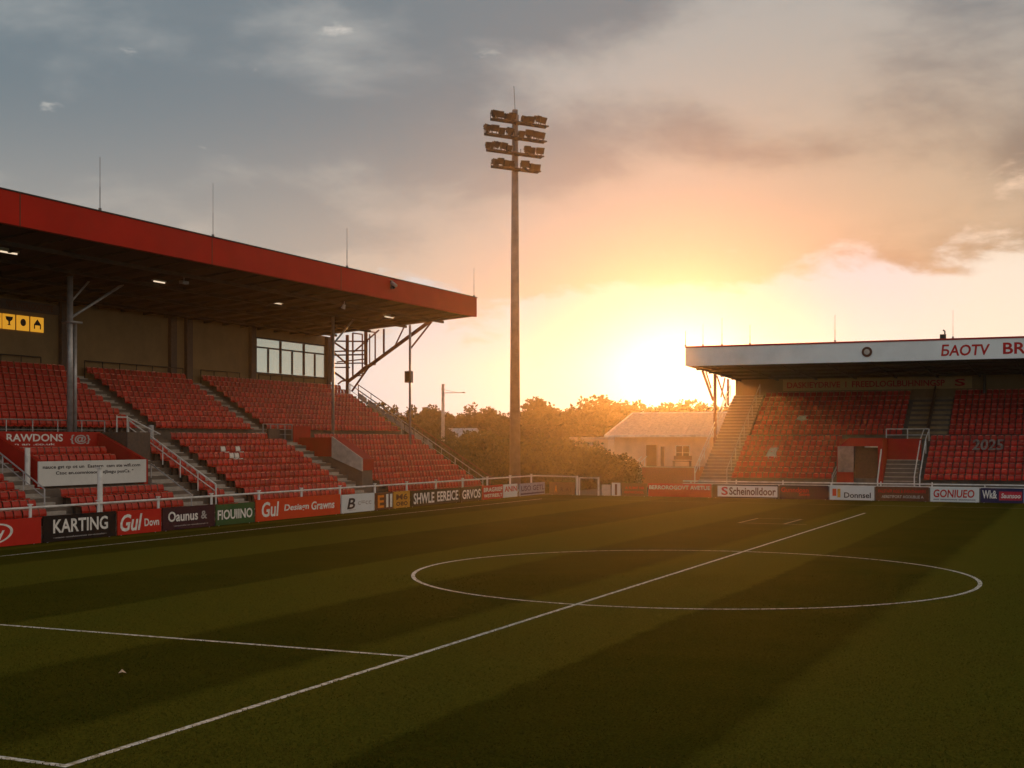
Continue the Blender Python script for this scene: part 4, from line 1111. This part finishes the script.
# ------------------------------------------------------------------ haze
HAZE = dict(density=.0002, aniso=.89, color=(1., .82, .58))
hz = MB().box(-520, 520, -420, 520, -1, 36.5).build('haze', 'litter')
hm = bpy.data.materials.new('haze_air'); hm.use_nodes = True
nt = hm.node_tree; nt.nodes.remove(nt.nodes['Principled BSDF'])
v = nt.nodes.new('ShaderNodeVolumePrincipled'); v.inputs['Color'].default_value = (*HAZE['color'], 1)
v.inputs['Density'].default_value = HAZE['density']; v.inputs['Anisotropy'].default_value = HAZE['aniso']
nt.links.new(v.outputs[0], nt.nodes['Material Output'].inputs['Volume'])
hz.data.materials.clear(); hz.data.materials.append(hm); hz['kind'] = 'stuff'; hz['label'] = 'warm evening haze filling the air over the ground'; hz['category'] = 'haze'

# ------------------------------------------------------------------ sun and sky
SAZ, SEL = R(-16.9), R(3.5)                        # compass angle from +Y (clockwise), height
sd = Vector((math.sin(SAZ)*math.cos(SEL), math.cos(SAZ)*math.cos(SEL), math.sin(SEL)))
sl = bpy.data.lights.new('sun', 'SUN'); sl.energy = 3.8; sl.angle = R(.6); sl.color = (1, .41, .10)
so_ = bpy.data.objects.new('sun', sl); C.objects.link(so_)
so_.rotation_euler = sd.to_track_quat('Z', 'Y').to_euler()
W = bpy.data.worlds.new('World'); S.world = W; W.use_nodes = True
nt = W.node_tree; N, L = nt.nodes, nt.links
bg = N['Background']; BGS = .1; bg.inputs['Strength'].default_value = BGS
sky = N.new('ShaderNodeTexSky'); sky.sky_type = 'NISHITA'; sky.sun_disc = False
sky.sun_elevation = SEL; sky.sun_rotation = SAZ; sky.air_density = 1.0; sky.dust_density = 2.0
def val(x): return x
def m1(op, a, b=None, c=None, clamp=False):
    n_ = N.new('ShaderNodeMath'); n_.operation = op; n_.use_clamp = clamp
    for i, q_ in enumerate((a, b, c)):
        if q_ is None: continue
        if isinstance(q_, (int, float)): n_.inputs[i].default_value = q_
        else: L.new(q_, n_.inputs[i])
    return n_.outputs[0]
def vdot(a, vec):
    n_ = N.new('ShaderNodeVectorMath'); n_.operation = 'DOT_PRODUCT'; L.new(a, n_.inputs[0]); n_.inputs[1].default_value = vec; return n_.outputs['Value']
def sm(x_, a, b, lo=0., hi=1.):
    n_ = N.new('ShaderNodeMapRange'); n_.interpolation_type = 'SMOOTHSTEP'
    L.new(x_, n_.inputs[0]); n_.inputs[1].default_value = a; n_.inputs[2].default_value = b; n_.inputs[3].default_value = lo; n_.inputs[4].default_value = hi
    return n_.outputs[0]
def mixc(f, a, b):
    n_ = N.new('ShaderNodeMix'); n_.data_type = 'RGBA'
    if isinstance(f, float): n_.inputs[0].default_value = f
    else: L.new(f, n_.inputs[0])
    for i, q_ in ((6, a), (7, b)):
        if isinstance(q_, tuple): n_.inputs[i].default_value = (*q_, 1)
        else: L.new(q_, n_.inputs[i])
    return n_.outputs[2]
def addc(a, b, f=1.):
    n_ = N.new('ShaderNodeMix'); n_.data_type = 'RGBA'; n_.blend_type = 'ADD'
    if isinstance(f, float): n_.inputs[0].default_value = f
    else: L.new(f, n_.inputs[0])
    for i, q_ in ((6, a), (7, b)):
        if isinstance(q_, tuple): n_.inputs[i].default_value = (*q_, 1)
        else: L.new(q_, n_.inputs[i])
    return n_.outputs[2]
tc = N.new('ShaderNodeTexCoord'); D = tc.outputs['Generated']
sx_ = vdot(D, (math.cos(SAZ), -math.sin(SAZ), 0)); sy_ = vdot(D, (math.sin(SAZ), math.cos(SAZ), 0)); dz_ = vdot(D, (0, 0, 1))
az = m1('DEGREES' if False else 'MULTIPLY', m1('ARCTAN2', sx_, sy_), 57.2958)
el = m1('MULTIPLY', m1('ARCSINE', dz_), 57.2958)
def gauss(a0, e0, sa, se):
    a = m1('DIVIDE', m1('SUBTRACT', az, a0), sa); e = m1('DIVIDE', m1('SUBTRACT', el, e0), se)
    return m1('EXPONENT', m1('MULTIPLY', m1('ADD', m1('MULTIPLY', a, a), m1('MULTIPLY', e, e)), -1.0))
inv = m1('DIVIDE', 1.0, m1('ADD', m1('MAXIMUM', dz_, 0.0), .13))
cv = N.new('ShaderNodeCombineXYZ'); L.new(m1('MULTIPLY', sx_, inv), cv.inputs[0]); L.new(m1('MULTIPLY', sy_, inv), cv.inputs[1])
def cloud(scale, det, rough, off, dist=0.):
    mp_ = N.new('ShaderNodeMapping'); mp_.inputs['Location'].default_value = off; L.new(cv.outputs[0], mp_.inputs[0])
    n_ = N.new('ShaderNodeTexNoise'); n_.inputs['Scale'].default_value = scale; n_.inputs['Detail'].default_value = det; n_.inputs['Roughness'].default_value = rough; n_.inputs['Distortion'].default_value = dist
    L.new(mp_.outputs[0], n_.inputs['Vector']); return n_.outputs['Fac']
def dnoise(scale, det, rough, off, zs=2.2, dist=.25):
    mp_ = N.new('ShaderNodeMapping'); mp_.inputs['Location'].default_value = off; mp_.inputs['Scale'].default_value = (1, 1, zs); L.new(D, mp_.inputs[0])
    n_ = N.new('ShaderNodeTexNoise'); n_.inputs['Scale'].default_value = scale; n_.inputs['Detail'].default_value = det; n_.inputs['Roughness'].default_value = rough; n_.inputs['Distortion'].default_value = dist
    L.new(mp_.outputs[0], n_.inputs['Vector']); return n_.outputs['Fac']
n1 = dnoise(4.6, 8, .52, (2.3, .4, 1.1)); n2 = cloud(.7, 6, .5, (7.7, 4.2, 0), .2); n3 = dnoise(13, 8, .56, (1.3, 5.1, .7), 2.6, .3)
K = 1/BGS
def col(r, g, b): return (r*K, g*K, b*K)
# clear band low in the sky
near = gauss(5, 2, 15, 60)
clear = mixc(near, col(.47, .64, .70), col(.40, .60, .80))
clear = mixc(sm(el, 0, 9), mixc(.25, clear, col(.45, .52, .50)), clear)
clear = mixc(sm(az, 5, 14), clear, col(.78, .74, .64))
clear = mixc(sm(el, 6.8, 9.5), clear, col(.74, .56, .42))
# cloud deck colours
warm = gauss(11, 6, 13, 9)
lumi = sm(m1('ADD', m1('MULTIPLY', n1, .65), m1('MULTIPLY', n2, .5)),   .50, .66)
dk = mixc(warm, col(.15, .20, .235), col(.27, .18, .12))
lt_ = mixc(warm, col(.37, .39, .39), col(.54, .375, .24))
deck = mixc(lumi, dk, lt_)
low = mixc(near, col(.54, .47, .40), col(.50, .45, .36))
deck = mixc(m1('MULTIPLY', m1('MULTIPLY', sm(el, 15.5, 5), sm(lumi, -.2, .7, .55, 1.)), sm(az, 5, -5, .25, 1.)), deck, low)
wisps = m1('MULTIPLY', sm(az, -5, -13), m1('MULTIPLY', sm(m1('ADD', m1('MULTIPLY', n3, .6), m1('MULTIPLY', n1, .45)), .60, .68), sm(el, 8, 11)))
deck = mixc(m1('MULTIPLY', wisps, .8), deck, col(.74, .70, .64))
cover = sm(m1('ADD', m1('ADD', m1('MULTIPLY', el, m1('ADD', .124, m1('MULTIPLY', az, -.0018))), m1('MULTIPLY', m1('SUBTRACT', n1, .5), 1.3)), m1('MULTIPLY', m1('SUBTRACT', n3, .5), .9)), .76, .94)
cover = m1('MAXIMUM', cover, m1('MULTIPLY', sm(az, -6, -20), sm(el, 2.5, 8)))
skyc = mixc(cover, clear, deck)
skyc = mixc(m1('MULTIPLY', gauss(-.5, 5.2, 9, 5.5), .72), skyc, col(.17, .17, .28))
skyc = addc(skyc, sky.outputs[0], .06)
halo = m1('ADD', m1('MULTIPLY', gauss(0, 2.9, 3.0, 2.3), .8), m1('MULTIPLY', gauss(3, 3.0, 10, 3.0), .08))
hc = N.new('ShaderNodeVectorMath'); hc.operation = 'SCALE'; hc.inputs[0].default_value = col(.9, .88, .80); L.new(halo, hc.inputs['Scale'])
skyc = addc(skyc, hc.outputs[0])
# unseen sky behind and overhead, levels added to light the stands and pitch
skyc = mixc(m1('MULTIPLY', sm(m1('MULTIPLY', sy_, -1.0), .35, .95), sm(el, -2, 6)), skyc, col(.62, .60, .58))
skyc = mixc(sm(el, 24, 50), skyc, col(.24, .23, .22))
L.new(skyc, bg.inputs['Color'])

# ------------------------------------------------------------------ render settings
S.view_settings.view_transform = 'Standard'; S.view_settings.look = 'None'
S.view_settings.exposure = 0; S.view_settings.gamma = 1; S.view_settings.use_curve_mapping = False
S.render.engine = 'CYCLES'
S.cycles.use_denoising = True
S.cycles.max_bounces = 6; S.cycles.diffuse_bounces = 3; S.cycles.transmission_bounces = 4; S.cycles.volume_bounces = 0
S.cycles.sample_clamp_indirect = 6
